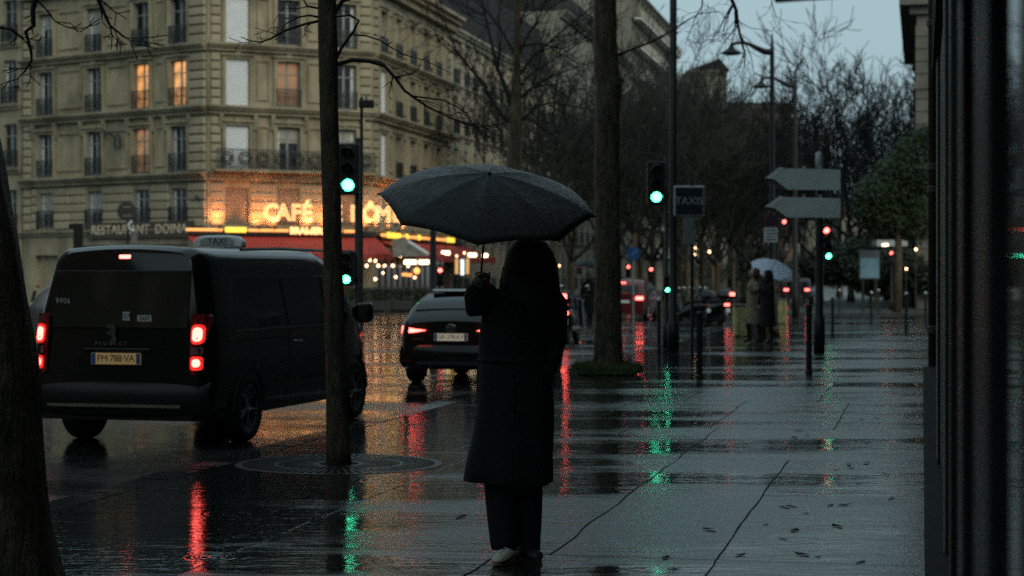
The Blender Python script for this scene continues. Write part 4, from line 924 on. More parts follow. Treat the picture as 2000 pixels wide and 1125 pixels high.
for k in range(6000):
    a = rg.uniform(0,6.28); r = .20 + (.40+.22*mnoise.noise(Vector((math.cos(a)*1.7, math.sin(a)*1.7, 3.1))))*math.sqrt(rg.random()); x, y = math.cos(a)*r, math.sin(a)*r; h = rg.uniform(.04,.30)*(1.2-r)*(.6+.8*abs(mnoise.noise(Vector((x*5, y*5, 1.0))))); w = .007; lx, ly = rg.uniform(-.05,.05), rg.uniform(-.05,.05)
    gg.add([(x-w,y,0.02),(x+w,y,.02),(x+lx,y+ly,h+.05)], [(0,1,2)])
go = gg.build('grass', M_GRASS, bt); go['kind'] = 'stuff'
# middle tree behind the umbrella, forking low
Y3 = 50.0; mt = thing('forked_street_tree', 'bare forked street tree rising behind the top of the open umbrella', 'tree', (P(1003,540,Y3).x, Y3, 0)); o0 = Vector(mt.location)
tr = MB(); pts = [p - o0 for p in px_path([(1003,662),(1003,560),(1003,420),(1004,320),(1007,235),(1009,150),(1010,60),(1010,-60),(1012,-200)], Y3)]
rough_trunk(tr, pts, [.28,.22,.205,.20,.185,.11,.095,.08,.05], 14, 3, .05); tr.build('trunk', M_BARK, mt, True)
cr = MB(); rg = random.Random(6); LM = lambda pts_, r0, r1, **k: limb(cr, [p - o0 for p in px_path(pts_, Y3)], r0, r1, rg, **k)
for ps, r0 in (([(1003,245),(978,222),(960,195),(940,158),(915,130),(890,95),(870,45),(855,-20)], .075), ([(1003,215),(985,165),(970,130),(958,75),(945,20),(935,-40)], .085),
    ([(1012,240),(1030,225),(1045,208),(1080,200),(1120,208),(1170,216)], .05), ([(1012,195),(1035,175),(1060,158),(1100,140),(1168,118)], .055), ([(1012,150),(1040,110),(1070,85),(1110,50),(1180,-5)], .055),
    ([(1012,110),(1030,70),(1050,40),(1075,-20)], .05), ([(1007,110),(980,60),(950,20),(920,-20)], .045), ([(1012,90),(1050,85),(1100,95),(1150,70)], .035), ([(1012,60),(1025,20),(1040,-40)], .04), ([(1008,180),(1030,150),(1075,120),(1130,85),(1160,75)], .035),
    ([(1005,230),(1040,235),(1075,262),(1100,258)], .03)):
    LM(ps, r0, .012, kids=8, depth=2, L=1.1, rmin=.008, up=.12)
for k in range(7):
    a = rg.uniform(0,6.28); twig(cr, pts[7], Vector((math.cos(a), math.sin(a), .9)), rg.uniform(2,3.2), .06, 3, rg, .15, .3, 4, (25,55), .008)
cr.build('crown', M_BARKT, mt)
# second, leaning bare tree seen between the umbrella and the thick trunk
Y4 = 70.0; mt = thing('leaning_bare_tree', 'bare tree with crossing limbs between the umbrella and the thick trunk', 'tree', (P(1085,540,Y4).x, Y4, 0)); o0 = Vector(mt.location)
tr = MB(); rough_trunk(tr, [p - o0 for p in px_path([(1085,628),(1083,540),(1082,450),(1080,380)], Y4)], [.2,.16,.14,.12], 12, 3, .05); tr.build('trunk', M_BARK, mt, True)
cr = MB()
for ps, r0 in (([(1080,385),(1078,345),(1105,310),(1150,250),(1170,215),(1200,150)], .10), ([(1080,385),(1100,345),(1135,305),(1165,270)], .07), ([(1082,390),(1140,350),(1158,380),(1150,430)], .04), ([(1080,380),(1060,320),(1070,260),(1060,190),(1075,100)], .08), ([(1082,400),(1130,360),(1135,320),(1140,300)], .05), ([(1080,370),(1040,300),(1030,240),(1040,150)], .06)):
    LM2 = [p - o0 for p in px_path(ps, Y4)]; limb(cr, LM2, r0, .015, rg, kids=7, depth=2, L=1.4, rmin=.01, up=.12)
cr.build('crown', M_BARKT, mt)

# ------------------------------------------------------------------ street furniture
def bollard(u, v, h=1.05, r=.04, lab='', white=False, y=None, group='pavement bollards'):
    g = G(u, v); t = thing('bollard', lab, 'bollard', g, 0, group)
    MB().lathe([(r*1.25,-.02),(r*1.25,.05),(r,.07),(r,h-.12),(r*1.2,h-.11),(r*1.2,h-.085),(r*.9,h-.08)], 10).build('post', M_DKPAINT, t, False)
    MB().sphere((0,0,h-.04), r*1.15, 10, 6).build('top_knob', M_WHITE if white else M_DKPAINT, t, True)
for a in ((1366,741,1.05,.048,'nearest dark bollard with a round top, right of the thick tree trunk',False),(1287,686,1.15,.042,'dark bollard with a pale top just left of the tall mast',True),
          (1580,731,1.15,.05,'nearest dark bollard in front of the arrow signs',False),(1626,657,1.1,.04,'dark bollard with a pale top right of the arrow sign post',True),(1702,634,1.1,.042,'dark bollard with a pale top, left of the pair by the shop wall',True),
          (1770,650,1.15,.045,'taller looking dark bollard with a pale top near the shop wall',True),(1716,612,1.05,.04,'small far bollard just right of the pale-topped one',True),(1808,636,1.1,.045,'dark bollard half hidden at the corner of the shop wall',True),
          (1560,618,1.1,.05,'far dark bollard behind the couple under the umbrella',False),(1640,612,1.05,.04,'far bollard with an orange reflector behind the arrow signs',True)):
    bollard(*a)
# taxi rank sign
g = G(1352, 696); ts = thing('taxi_rank_sign', 'square dark taxi rank sign reading TAXIS on a slim post', 'sign', g); o0 = Vector(g); Yt = g.y
c = P(1346, 393, Yt) - o0
MB().box(c.x-.31, -.03, c.z-.31, c.x+.31, .03, c.z+.31).build('border', M_GALV, ts, bevel=.06)
MB().box(c.x-.27, -.034, c.z-.27, c.x+.27, -.031, c.z+.27).build('panel', M_NAVY, ts)
face_text('lettering', 'TAXIS', .21, pmat('grey_sign_letters', (.35,.38,.40), .5, var=0), ts, (c.x, -.037, c.z), extrude=.001)
MB().box(c.x-.11, -.02, c.z-.86, c.x+.11, .02, c.z-.315).build('lower_plate', pmat('dull_grey_plate', (.17,.19,.18), .5, var=.2), ts)
MB().tube([(0,.06,0),(0,.06,c.z+.45)], .035, 8).build('post', M_DKPAINT, ts)
MB().box(-.03, .02, c.z-.6, c.x+.05, .06, c.z-.5).box(-.03, .032, c.z+.1, c.x+.05, .06, c.z+.16).build('bracket', M_DKPAINT, ts)
# tall mast
g = G(1315, 686); tm = thing('street_mast', 'tall dark street mast rising out of the view beside the taxi sign', 'mast', g)
MB().lathe([(.13,-.03),(.13,.6),(.085,.65),(.08,3),(.075,9)], 12).build('pole', M_DKPAINT, tm, True)
MB().lathe([(.0,9.0),(.075,9.0),(.03,9.2)], 8).build('cap', M_DKPAINT, tm)
MB().tube([(0,0,8.6),(-.8,-.1,9.0),(-1.5,-.2,8.9)], .04, 6).build('arm', M_DKPAINT, tm); MB().lathe([(.02,.15),(.1,.1),(.28,-.05),(.25,-.08)], 12, Matrix.Translation((-1.5,-.2,8.8))).build('lamp_head', M_DKPAINT, tm)
# traffic signals
def signal(u, v_base, heads, lab, road=False, y=None, pole_top=None, pole_r=.05, lampmats=None, back=True, fwd=-.1):
    g = G(u, v_base, ROAD if road else 0.0) if y is None else Vector(((u-CU)*y/F, y, 0))
    t = thing('traffic_light', lab, 'traffic light', g, 0, 'traffic lights'); Y = g.y; o0 = Vector(g); top = 0
    for hd in heads:
        uu, vv, kind, lit = hd[:4]; c = P(uu, vv, Y) - o0; s_ = hd[4] if len(hd) > 4 else 1.0
        n = {'main': 3, 'rep': 3, 'ped': 2}[kind]; d = {'main': .30, 'rep': .13, 'ped': .26}[kind]*s_; w = d*.68; i_lit = {'green': 0, 'red': n-1, None: -1}[lit]
        zc = c.z - (i_lit if i_lit >= 0 else 0)*d        # centre of lowest lens
        hb = MB(); hb.box(c.x-w, -.12*s_, zc-d*.62, c.x+w, .08*s_, zc+d*(n-1)+d*.62); ho = hb.build('housing', M_DKPAINT, t, bevel=.03*s_)
        for k in range(n):
            z = zc + k*d; T = Matrix.Translation((c.x, -.125*s_, z)) @ Matrix.Rotation(R(90), 4, 'X')
            lm = M_LENS if k != i_lit else (M_GRNON if lit == 'green' else M_REDON)
            if lampmats and k == i_lit: lm = lampmats
            MB().lathe([(d*.02,.022*s_),(d*.22,.018*s_),(d*.36,0.004),(d*.37,-.03*s_)], 14, T).build('lens', lm, ho, True)
            vis = MB(); q = 10; r = d*.42
            ra = [(c.x+r*math.cos(math.pi*j/q), -.12*s_, z+r*math.sin(math.pi*j/q)) for j in range(q+1)]; rb_ = [(x_, -.12*s_-d*.75, z_-.1*d) for x_, _, z_ in ra]
            vis.loft([ra, rb_], closed=False, cap=False); vis.build('visor', M_DKPAINT, ho)
        top = max(top, zc+d*n); MB().box(min(c.x,0)-.02, .0, zc, max(c.x,0)+.02, .05, zc+.05).build('bracket', M_DKPAINT, t)
    top = pole_top if pole_top else top
    MB().lathe([(pole_r*1.7,-.05),(pole_r*1.7,.5),(pole_r,.55),(pole_r*.9,top)], 10, Matrix.Translation((0,.13,0))).build('pole', M_DKPAINT, t, True)
    return t
signal(697, 0, [(681,362,'main','green'),(678,545,'rep','green',1.6)], 'green traffic light seen behind the slim tree by the taxi van', y=36.0, pole_r=.055)
signal(1302, 0, [(1281,385,'main','green'),(1303,566,'rep','green')], 'green traffic light beside the tall mast left of the taxi sign', y=42.5, pole_r=.05)
signal(1606, 0, [(1613,450,'main','red',.75),(1617,500,'ped','green',.8)], 'red traffic light with a green walking man below the arrow signs', y=54.0, pole_r=.06)
signal(1522, 0, [(1531,433,'main','red',.9)], 'far red traffic light left of the arrow signs', y=100.0, lampmats=M_REDFAR)
signal(858, 0, [(860,528,'rep','red',1.5)], 'low red signal light behind the dark hatchback, in front of the cafe', y=62.0, lampmats=M_REDFAR)
signal(1100, 0, [(1132,518,'rep','red',1.5)], 'far red signal left of the thick tree trunk', y=105.0, lampmats=M_REDFAR)
signal(1224, 0, [(1227,521,'main','red',.9)], 'far red signal above the red car', y=125.0, lampmats=M_REDFAR)
signal(1270, 0, [(1271,526,'rep','red',2.0)], 'far red signal left of the tall mast', y=110.0, lampmats=M_REDFAR)
signal(1742, 0, [(1739,494,'rep','red',1.5)], 'far red signal right of the pale blue panel', y=90.0, lampmats=M_REDFAR)
# plain post in front of the cafe, camera post by the green light
pc = thing('street_post', 'thick dark post standing in front of the cafe awning', 'post', (P(846,540,60).x, 60, 0))
MB().lathe([(.16,-.06),(.16,.5),(.11,.6),(.10,3.0),(.09,3.1)], 10).build('pole', M_DKPAINT, pc, True); MB().lathe([(.09,3.1),(.12,3.12),(.05,3.3)], 10).build('cap', M_DKPAINT, pc)
pc = thing('camera_post', 'thin dark post with a small box on top right of the green traffic light', 'post', (P(706,540,40).x, 40, 0))
zt = P(706,190,40).z; MB().tube([(0,0,-.05),(0,0,zt)], .035, 8).build('pole', M_DKPAINT, pc); MB().box(-.05, -.12, zt-.22, .26, .12, zt-.06).build('box', M_DKPAINT, pc, bevel=.02); MB().tube([(.1,0,zt-.06),(.1,0,zt+.02)], .02, 6).build('stub', M_DKPAINT, pc)
# arrow direction signs, seen from the back
g = G(1600, 690); ds = thing('direction_signs', 'two grey arrow shaped direction signs pointing left, one above the other', 'sign', g); o0 = Vector(g); Yd = g.y
MB().lathe([(.12,-.02),(.12,.7),(.085,.75),(.08,2.2),(.075,P(0,300,Yd).z)], 12).build('post', M_DKPAINT, ds, True)
MB().lathe([(.079,P(0,338,Yd).z),(.079,P(0,299,Yd).z),(.03,P(0,297,Yd).z)], 12).build('upper_post', M_GALV, ds, True)
for v0, v1, sh in ((328,372,0),(384,426,1)):
    q = lambda u, v: ((u-1600)*Yd/F, P(u, v, Yd).z)
    pan = MB().prism([q(1493,v0+20), q(1520,v0+1), q(1639,v0+4), q(1639,v1), q(1536,v1-1), q(1512,v0+24)], -.16, -.10); po = pan.build('arrow_panel', M_GREYMET, ds)
    MB().prism([q(1493,v0+20), q(1520,v0), q(1530,v0+.5), q(1507,v0+21)], -.168, -.161).build('lit_tip_edge', M_WHITE, po)  # white stands for light on the arrow tip's top edge
    MB().prism([q(1494,v0+21), q(1511,v0+22), q(1535,v1-1), q(1522,v1-4)], -.09, -.03).build('under_edge', pmat('brown_grey_metal', (.10,.085,.065), .5, var=.2), po)
    for u in (1568, 1600): MB().box((u-1602)*Yd/F, -.1, q(0,v0-4)[1]-.1, (u-1596)*Yd/F, -.06, q(0,v0-4)[1]).build('clamp', M_GALV, po)
# no stopping sign with its white plate
g = Vector((P(1505,540,47).x, 47, 0)); np_ = thing('no_stopping_sign', 'small round no stopping sign above a white lettered plate', 'sign', g); o0 = Vector(g)
zc = P(0,431,47).z; T = Matrix.Translation((0,-.04,zc)) @ Matrix.Rotation(R(90), 4, 'X')
MB().lathe([(.165,-.01),(.165,.01)], 20, T).build('rim', pmat('sign_red_dull', (.16,.02,.03), .5, var=.1), np_); MB().lathe([(.135,.0),(.135,.014)], 20, T).build('disc', pmat('sign_purple_blue', (.03,.025,.07), .5, var=.1), np_)
MB(Matrix.Translation((0,-.056,zc)) @ Matrix.Rotation(R(45),4,'Y')).box(-.13,-.002,-.014,.13,.002,.014).build('bar', MATS['sign_red_dull'], np_)
zp = P(0,459,47).z; MB().box(-.17,-.05,zp-.18,.17,-.03,zp+.18).build('plate', M_WHITE, np_)
pk = MB()
for r_, (a, b) in enumerate(((-.13,.12),(-.10,.13),(-.12,.02),(-.13,.12))): pk.box(a, -.0525, zp+.10-.075*r_, b, -.0505, zp+.125-.075*r_)
pk.build('plate_print', pmat('plate_print_black', (.03,.03,.03), .6, var=0), np_)
MB().tube([(0,0,-.02),(0,0,zc+.2)], .035, 8).build('post', M_DKPAINT, np_)
# blue round sign
g = Vector((P(1237,540,62).x, 62, 0)); bs = thing('blue_round_sign', 'round blue arrow sign on a post right of the thick trunk', 'sign', g)
zc = P(0,495,62).z; T = Matrix.Translation((0,-.05,zc)) @ Matrix.Rotation(R(90), 4, 'X'); MB().lathe([(.22,-.01),(.22,.01)], 24, T).build('disc', M_BLUE, bs)
MB(Matrix.Translation((0,-.064,zc)) @ Matrix.Rotation(R(-45),4,'Y')).box(-.1,-.003,-.02,.1,.003,.02).prism([(.1,-.06),(.16,0),(.1,.06)], -.003, .003).build('arrow', pmat('sign_pale_blue', (.2,.3,.42), .5, var=0), bs)
MB().tube([(0,0,-.06),(0,0,zc+.15)], .03, 8).build('post', M_GALV, bs)
# round sign seen from behind left of the cafe
g = Vector((P(248,540,60).x, 60, ROAD)); rs_ = thing('round_sign_back', 'back of a round road sign with a pale bracket above the taxi van roof', 'sign', g)
zc = P(0,413,60).z - ROAD; T = Matrix.Translation((0,-.03,zc)) @ Matrix.Rotation(R(90), 4, 'X'); MB().lathe([(.30,-.012),(.30,.012)], 24, T).build('disc', pmat('dull_brown_sign_back', (.045,.042,.034), .5, var=.2), rs_)
MB().tube([(.02,.02,0),(.02,.02,zc+.32)], .035, 8).build('post', M_DKPAINT, rs_); MB().box(-.12,-.06,zc+.12,.16,-.043,zc+.15).box(-.12,-.06,zc-.15,.16,-.043,zc-.12).build('clamp', M_GALV, rs_)
MB().tube([(.18,-.06,zc-.3),(.06,-.08,zc-.42),(.1,-.08,zc-.56),(.22,-.06,zc-.62)], .045, 6).build('bracket', M_WHITE, rs_); MB().box(.14,-.06,zc-1.0,.32,.04,zc-.64).build('panel', pmat('pink_grey_panel', (.26,.22,.24), .6, var=.2), rs_)
g = Vector((P(153,540,55).x, 55, ROAD)); ps_ = thing('signal_post_back', 'dark T shaped signal post seen from behind above the taxi van roof', 'post', g)
zt = P(0,436,55).z - ROAD; MB().tube([(0,0,0),(0,0,zt-.5)], .09, 8).build('pole', M_DKPAINT, ps_); MB().box(-.13,-.1,zt-.85,.13,.1,zt).build('housing', M_DKPAINT, ps_, bevel=.02); MB().box(-.26,-.1,zt-.16,-.13,.1,zt-.02).build('visor', M_DKPAINT, ps_)
# tall curved-arm street lamps
for (u, vt, y, hu, hv, lab) in ((1508,65,62,1425,100,'nearer tall street lamp with a curved arm against the sky'),(1553,140,74,1483,166,'farther tall street lamp with a curved arm against the sky')):
    g = Vector((P(u,540,y).x, y, 0)); t = thing('street_lamp', lab, 'street lamp', g, 0, 'tall street lamps'); o0 = Vector(g); q = lambda a, b: P(a, b, y) - o0
    k = (u-hu)/83.0
    zt = q(u, vt).z; MB().lathe([(.13,-.02),(.13,1.0),(.10,1.1),(.09,zt*.6),(.075,zt-.6),(.02,zt)], 10).build('pole', M_DKPAINT, t, True)
    dv = lambda d: hv + d*k
    MB().tube([q(u, dv(2)), q(u-15*k, dv(1)), q(u-30*k, dv(-6)), q(u-45*k, dv(-14)), q(u-58*k, dv(-17)), q(u-70*k, dv(-16)), q(u-78*k, dv(-13)), q(u-79*k, dv(-8))], [.10,.105,.085,.06,.055,.055,.055,.06], 8).build('arm', M_DKPAINT, t, True)
    c = q(hu+4*k, dv(0)); MB().lathe([(.05,.16),(.09,.13),(.13,.06),(.29,-.03),(.34,-.08),(.29,-.10),(.14,-.13),(.02,-.14)], 16, Matrix.Translation(c)).build('lamp_head', M_DKPAINT, t, True)
# yellowish street boxes, pale blue panel, far lit things
M_YBOX = pmat('pale_yellow_plastic', (.52,.47,.20), .35, var=.45, vs=4)
for (u, v, w, h, lab) in ((1447,657,.40,.86,'pale yellow box shaped bin left of the couple under the umbrella'),(1528,632,.28,.85,'pale yellow box shaped bin behind the couple under the umbrella')):
    g = G(u, v); t = thing('street_bin', lab, 'bin', g, 0, 'yellow street bins')
    MB().loft([[(sx*w/2*f, sy*w/2*f, z) for sx, sy in ((-1,-1),(1,-1),(1,1),(-1,1))] for f, z in ((.9,0),(.95,.04),(1,h*.6),(1,h-.06))]).build('body', M_YBOX, t, bevel=.03)
    MB().box(-w/2-.02,-w/2-.02,h-.058,w/2+.02,w/2+.02,h).build('lid', pmat('grey_bin_lid', (.12,.12,.10), .5, var=.2), t, bevel=.015)
    for sx in (-1, 1): MB().box(sx*w*.32-.03, -w/2-.03, .05, sx*w*.32+.03, -w/2-.012, h-.07).build('rib', M_YBOX, t)
    pol = MB(); pol.prism([(-.02,.12),(.08,.12),(.10,.3),(.04,.42),(.06,.55),(.0,.34),(-.06,.22)], -w/2-.02, -w/2-.006); pol.build('crumpled_bag', pmat('pale_plastic_bag', (.45,.42,.25), .3, var=.3, vs=6), t)
g = Vector((P(1698,540,88).x, 88, 0.02)); t = thing('display_panel', 'pale blue street display panel on legs behind the bollards', 'panel', g); z0, z1 = P(0,546,88).z, P(0,490,88).z
MB().box(-.47,-.05,z0,.47,.05,z1).build('frame', pmat('dull_panel_frame', (.10,.12,.12), .5, var=.1), t, bevel=.03); MB().box(-.42,-.06,z0+.06,.42,-.051,z1-.35).build('poster', pmat('pale_blue_print', (.12,.24,.30), .4, var=.4, vs=2, emit=(.35,.6,.7), es=.05, sample=False), t)
for sx in (-.3,.3): MB().box(sx-.05,-.04,-.05,sx+.05,.04,z0+.02).build('leg', M_DKPAINT, t)
g = Vector((P(1738,540,94).x, 94, 0.02)); t = thing('shelter_roof', 'pale roof edge of a far shelter right of the blue panel', 'shelter', g); z0 = P(0,482,94).z
MB().box(-.75,-.6,z0,.75,.6,z0+.3).build('roof', pmat('pale_grey_roof', (.30,.33,.33), .4, var=.1), t)
for sx in (-.65,.65): MB().tube([(sx,.4,0),(sx,.4,z0)], .05, 6).build('post', M_DKPAINT, t)
MB().box(-.5,-.63,z0+.0,-.2,-.61,z0+.12).build('lit_number', M_BULBW, t)
for i, (u, v, y, r) in enumerate(((1359,483,150,.2),(1385,492,150,.2),(1356,498,150,.22),(1577,514,140,.16),(1789,487,80,.1),(1770,525,80,.09),(1083,519,120,.12),(1092,519,120,.12))):
    g = P(u, v, y); t = thing('far_street_light', 'small far warm light point %s' % ['upper of the pair right of the taxi sign post','right of the pair behind the taxi sign post','lower of the pair right of the taxi sign post','right of the umbrella couple','highest by the grey corner building','lower by the grey corner building','left of the pair below the umbrella edge','right of the pair below the umbrella edge'][i], 'lamp', (g.x, g.y, 0))
    MB().sphere((0,0,g.z), r*.55, 8, 6).build('globe', M_BULB, t); MB().tube([(0,.05,0),(0,.05,g.z)], .03, 5).build('post', M_DKPAINT, t)

# ------------------------------------------------------------------ vehicles (local: x right, y forward, z up; origin under the tail)
def interp(tab, x):
    if x <= tab[0][0]: return tab[0][1]
    for (a, b), (c, d) in zip(tab[:-1], tab[1:]):
        if x <= c:
            f = (x-a)/(c-a); return b + (d-b)*f
    return tab[-1][1]
class Car:
    def __init__(s, name, lab, loc, rz, W, top, plan, zb, belt, tumble, rr, lean, paint, cat='car', crown=.03):
        s.t = thing(name, lab, cat, loc, rz); s.W, s.top, s.plan, s.zb, s.belt, s.tumble, s.rr, s.lean, s.paint, s.crown = W, top, plan, zb, belt, tumble, rr, lean, paint, crown
    def hw(s, y, z):
        w = s.W/2*interp(s.plan, y); z1 = interp(s.top, y); lo = s.zb
        if z < lo+.3: w *= .93 + .07*min(1, max(0, (z-lo)/.3))**.6
        else: w *= 1 + .012*math.sin(math.pi*min(1, (z-lo-.3)/max(.1, s.belt-lo-.3))) if z < s.belt else 1
        if z > s.belt: w -= s.tumble*(z-s.belt)
        if z > z1-s.rr:
            q = min(1, (z-(z1-s.rr))/s.rr); w -= s.rr*(1-math.sqrt(max(0, 1-q*q)))
        return max(.02, w)
    def dy(s, y, z):    # lean of the tail
        return interp(s.lean, z) * max(0, 1 - y/1.2)
    def section(s, y):
        z1 = interp(s.top, y); out = [(0, s.zb)]
        m = min(s.belt, z1-s.rr)
        zs = [s.zb + (m-s.zb)*k/7 for k in range(8)] + [m + (z1-s.rr-m)*k/5 for k in range(1, 6)] + [z1-s.rr + s.rr*math.sin(math.pi/2*k/5) for k in range(1, 6)]
        out += [(s.hw(y, z), z) for z in zs]; wt = out[-1][0]
        out += [(wt*f, z1 + s.crown*(1-f*f)) for f in (.66, .33)]
        full = out + [(0, z1+s.crown)] + [(-x, z) for x, z in reversed(out[1:])]
        return [(x, y + s.dy(y, z), z) for x, z in full]
    def body(s, ys):
        m = MB(); m.loft([s.section(y) for y in ys]); me = m.mesh('body', s.paint, True); smooth_angle(me, 38); return put('body', me, s.t)
    def side_patch(s, name, mat, y0, y1, z0, z1, side=1, off=.006, ny=8, nz=6, shape=None, parent=None):
        for sd in ((side,) if side else (1, -1)):
            g = MB(); vs = []
            for i in range(ny+1):
                for j in range(nz+1):
                    y = y0+(y1-y0)*i/ny; fz = j/nz
                    if shape: a, b, c, d = shape; y = (y0 + a*(1-fz) + b*fz)*(1-i/ny) + (y1 + c*(1-fz) + d*fz)*(i/ny)
                    zt = min(z1, interp(s.top, y)-s.rr*.4); z = z0+(zt-z0)*fz
                    vs.append((sd*(s.hw(y, z)+off), y + s.dy(y, z), z))
            fs = [(i*(nz+1)+j, (i+1)*(nz+1)+j, (i+1)*(nz+1)+j+1, i*(nz+1)+j+1) for i in range(ny) for j in range(nz)]
            if sd < 0: fs = [f[::-1] for f in fs]
            g.add(vs, fs); o = g.build(name, mat, parent or s.t, False)
            sm = o.modifiers.new('solid', 'SOLIDIFY'); sm.thickness = .004; sm.offset = -1
    def rear_box(s, name, mat, x0, x1, z0, z1, yo, th=.02, parent=None, bevel=.012):
        zc = (z0+z1)/2; y = s.dy(0, zc)
        m = MB(); l0, l1 = s.dy(0, z0), s.dy(0, z1)
        m.add([(x0,l0-yo,z0),(x1,l0-yo,z0),(x1,l1-yo,z1),(x0,l1-yo,z1),(x0,l0-yo+th,z0),(x1,l0-yo+th,z0),(x1,l1-yo+th,z1),(x0,l1-yo+th,z1)], [(0,1,2,3),(4,7,6,5),(0,4,5,1),(1,5,6,2),(2,6,7,3),(3,7,4,0)])
        return m.build(name, mat, parent or s.t, bevel=bevel)
    def wheel(s, x, y, r, w=.22, spokes=5):
        sd = 1 if x > 0 else -1; T = Matrix.Translation((x, y, r)) @ Matrix.Rotation(R(90)*sd, 4, 'Y')
        ty = MB().lathe([(r*.62,-w/2),(r*.93,-w/2),(r,-w*.36),(r,w*.36),(r*.93,w/2),(r*.68,w/2),(r*.66,w*.35)], 26, T).build('wheel', M_TYRE, s.t, True)
        rim = MB(); rim.lathe([(r*.655,w*.3),(r*.68,w*.46),(r*.62,w*.44),(r*.6,w*.12)], 26, T); rim.lathe([(r*.02,w*.44),(r*.13,w*.42),(r*.15,w*.1)], 12, T)
        for k in range(spokes):
            a = 2*math.pi*k/spokes
            for da in (-.09, .09): 
                q = [T @ Vector((math.cos(a+da*f2)*r*f, math.sin(a+da*f2)*r*f, w*z)) for f, f2, z in ((.1,.3,.40),(.35,1,.37),(.62,1.6,.40))]; rim.tube(q, [r*.045, r*.05, r*.055], 5)
        rim.build('rim', M_RIM, ty)
        arch = MB(); n = 20; arch.tube([(sd*(s.W/2*interp(s.plan, y)-.004), y+math.cos(math.pi*k/n)*(r*1.13), r+math.sin(math.pi*k/n)*(r*1.13)) for k in range(n+1)], .022, 6); arch.build('wheel_arch', M_TYRE, s.t)

def plate(car, txt, z, yo, w=.52, h=.11, mat=None, x0=0, blue=True):
    mat = mat or M_WHITE
    o = MB().box(x0-w/2, -yo-.012, z-h/2, x0+w/2, -yo, z+h/2).build('number_plate', mat, car.t)
    if blue:
        MB().box(x0-w/2+.003, -yo-.0145, z-h/2+.003, x0-w/2+.045, -yo-.0125, z+h/2-.003).build('plate_band', M_BLUE, o); MB().box(x0+w/2-.045, -yo-.0145, z-h/2+.003, x0+w/2-.003, -yo-.0125, z+h/2-.003).build('plate_band', M_BLUE, o)
    face_text('lettering', txt, h*.86, pmat('plate_black', (.01,.01,.01), .5, var=0), o, (x0, -yo-.0140, z), extrude=.0008, space=.92)
    return o
# --- the taxi van
van = Car('taxi_van', 'black taxi van with lit red tail lights stopped at the kerb', (-3.82, 18.54, ROAD), -R(14.8), 1.92,
          [(0,1.90),(.12,1.94),(3.3,1.95),(3.6,1.90),(3.9,1.68),(4.35,1.28),(4.6,1.15),(4.9,.95),(5.0,.7)],
          [(0,.875),(.03,.915),(.08,.952),(.16,.98),(.30,.995),(.5,1.0),(4.0,1.0),(4.4,.97),(4.75,.88),(5.0,.70)], .27, 1.10, .20, .15, [(0,-.02),(.5,-.02),(1.0,0),(1.95,.17)], M_CARBLK, 'van')
V = van.t
van.body([0,.015,.03,.055,.08,.12,.16,.22,.3,.5,1,1.6,2.2,2.8,3.3,3.5,3.7,3.9,4.1,4.35,4.5,4.7,4.9,5.0])
for x in (-1, 1): van.wheel(x*.855, .98, .345, .23, 5); van.wheel(x*.855, 4.2, .345, .23, 5)
van.rear_box('rear_window', M_GLASSB, -.72, .72, 1.16, 1.72, .006, .012)
tg = MB()
for x0, x1, z0, z1 in ((-.835,-.83,.62,1.8),(.83,.835,.62,1.8)): tg.box(x0, -.012, z0, x1, .0, 1.08)
tg.build('tailgate_seam', M_TYRE, V)
bp = MB(); n = 16
def bring(z, o, inn=.0): return [(math.sin(a)*.95, -o*math.cos(a)**.35 + .10*(1-math.cos(a)) , z) for a in [R(-82)+R(164)*k/n for k in range(n+1)]]
outer = lambda z, o: bring(z, o); 
bp.loft([bring(.30,.03), bring(.34,.085), bring(.52,.10), bring(.60,.085), bring(.64,.01)], closed=False, cap=False)
bo = bp.build('rear_bumper', pmat('black_bumper_plastic', (.010,.010,.010), .5, var=.2, spec=.3), V, True)
MB().box(-.7, -.108, .40, .7, -.095, .43).build('bumper_strip', pmat('dull_chrome_strip', (.3,.3,.22), .3, metal=.8, var=.2), bo)
for sd in (1, -1):
    x0, x1 = (.755, .915) if sd > 0 else (-.915, -.755)
    def lens(name, mat, a, b, c, d, yo, th, r, parent):
        m = MB(); pr = []
        for cx, cz, t0 in ((b-r, d-r, 0), (a+r, d-r, 90), (a+r, c+r, 180), (b-r, c+r, 270)):
            pr += [(cx + r*math.cos(R(t0+q_*22.5)), cz + r*math.sin(R(t0+q_*22.5))) for q_ in range(5)]
        n_ = len(pr); wrap = lambda x: .10*max(0, (abs(x)-.80)/.12)**2
        f_ = [(x, van.dy(0, z) - yo + wrap(x), z) for x, z in pr]; g_ = [(x, y + th, z) for x, y, z in f_]
        m.add(f_ + g_, [tuple(range(n_))[::-1], tuple(range(n_, 2*n_))] + [(i, n_+i, n_+(i+1) % n_, (i+1) % n_) for i in range(n_)]); return m.build(name, mat, parent)
    lo = lens('tail_light', M_REDL, x0, x1, .72, 1.30, .020, .08, .035, V)
    lens('brake_lens', M_REDSOFT, x0+.014, x1-.022, 1.01, 1.20, .026, .007, .045, lo); lens('lower_lens', M_REDSOFT, x0+.014, x1-.03, .76, .893, .026, .007, .03, lo)
    lens('brake_lamp', M_REDON, x0+.030, x1-.042, 1.035, 1.172, .032, .006, .04, lo); lens('lower_lamp', M_REDON, x0+.034, x1-.052, .79, .868, .032, .006, .03, lo)
    lens('reversing_lens', pmat('clear_lens_off', (.2,.12,.12), .15, var=.2), x0+.02, x1-.03, .915, .985, .026, .007, .012, lo)
van.rear_box('high_brake_light', M_REDON, -.06, .06, 1.835, 1.872, .012, .02, bevel=.008)
plate(van, 'FM·788·VA', .865, .035, mat=pmat('warm_glow_plate', (.52,.36,.16), .4, var=.1, emit=(1,.62,.25), es=.10, sample=False))  # warm light on the plate put into its material as glow
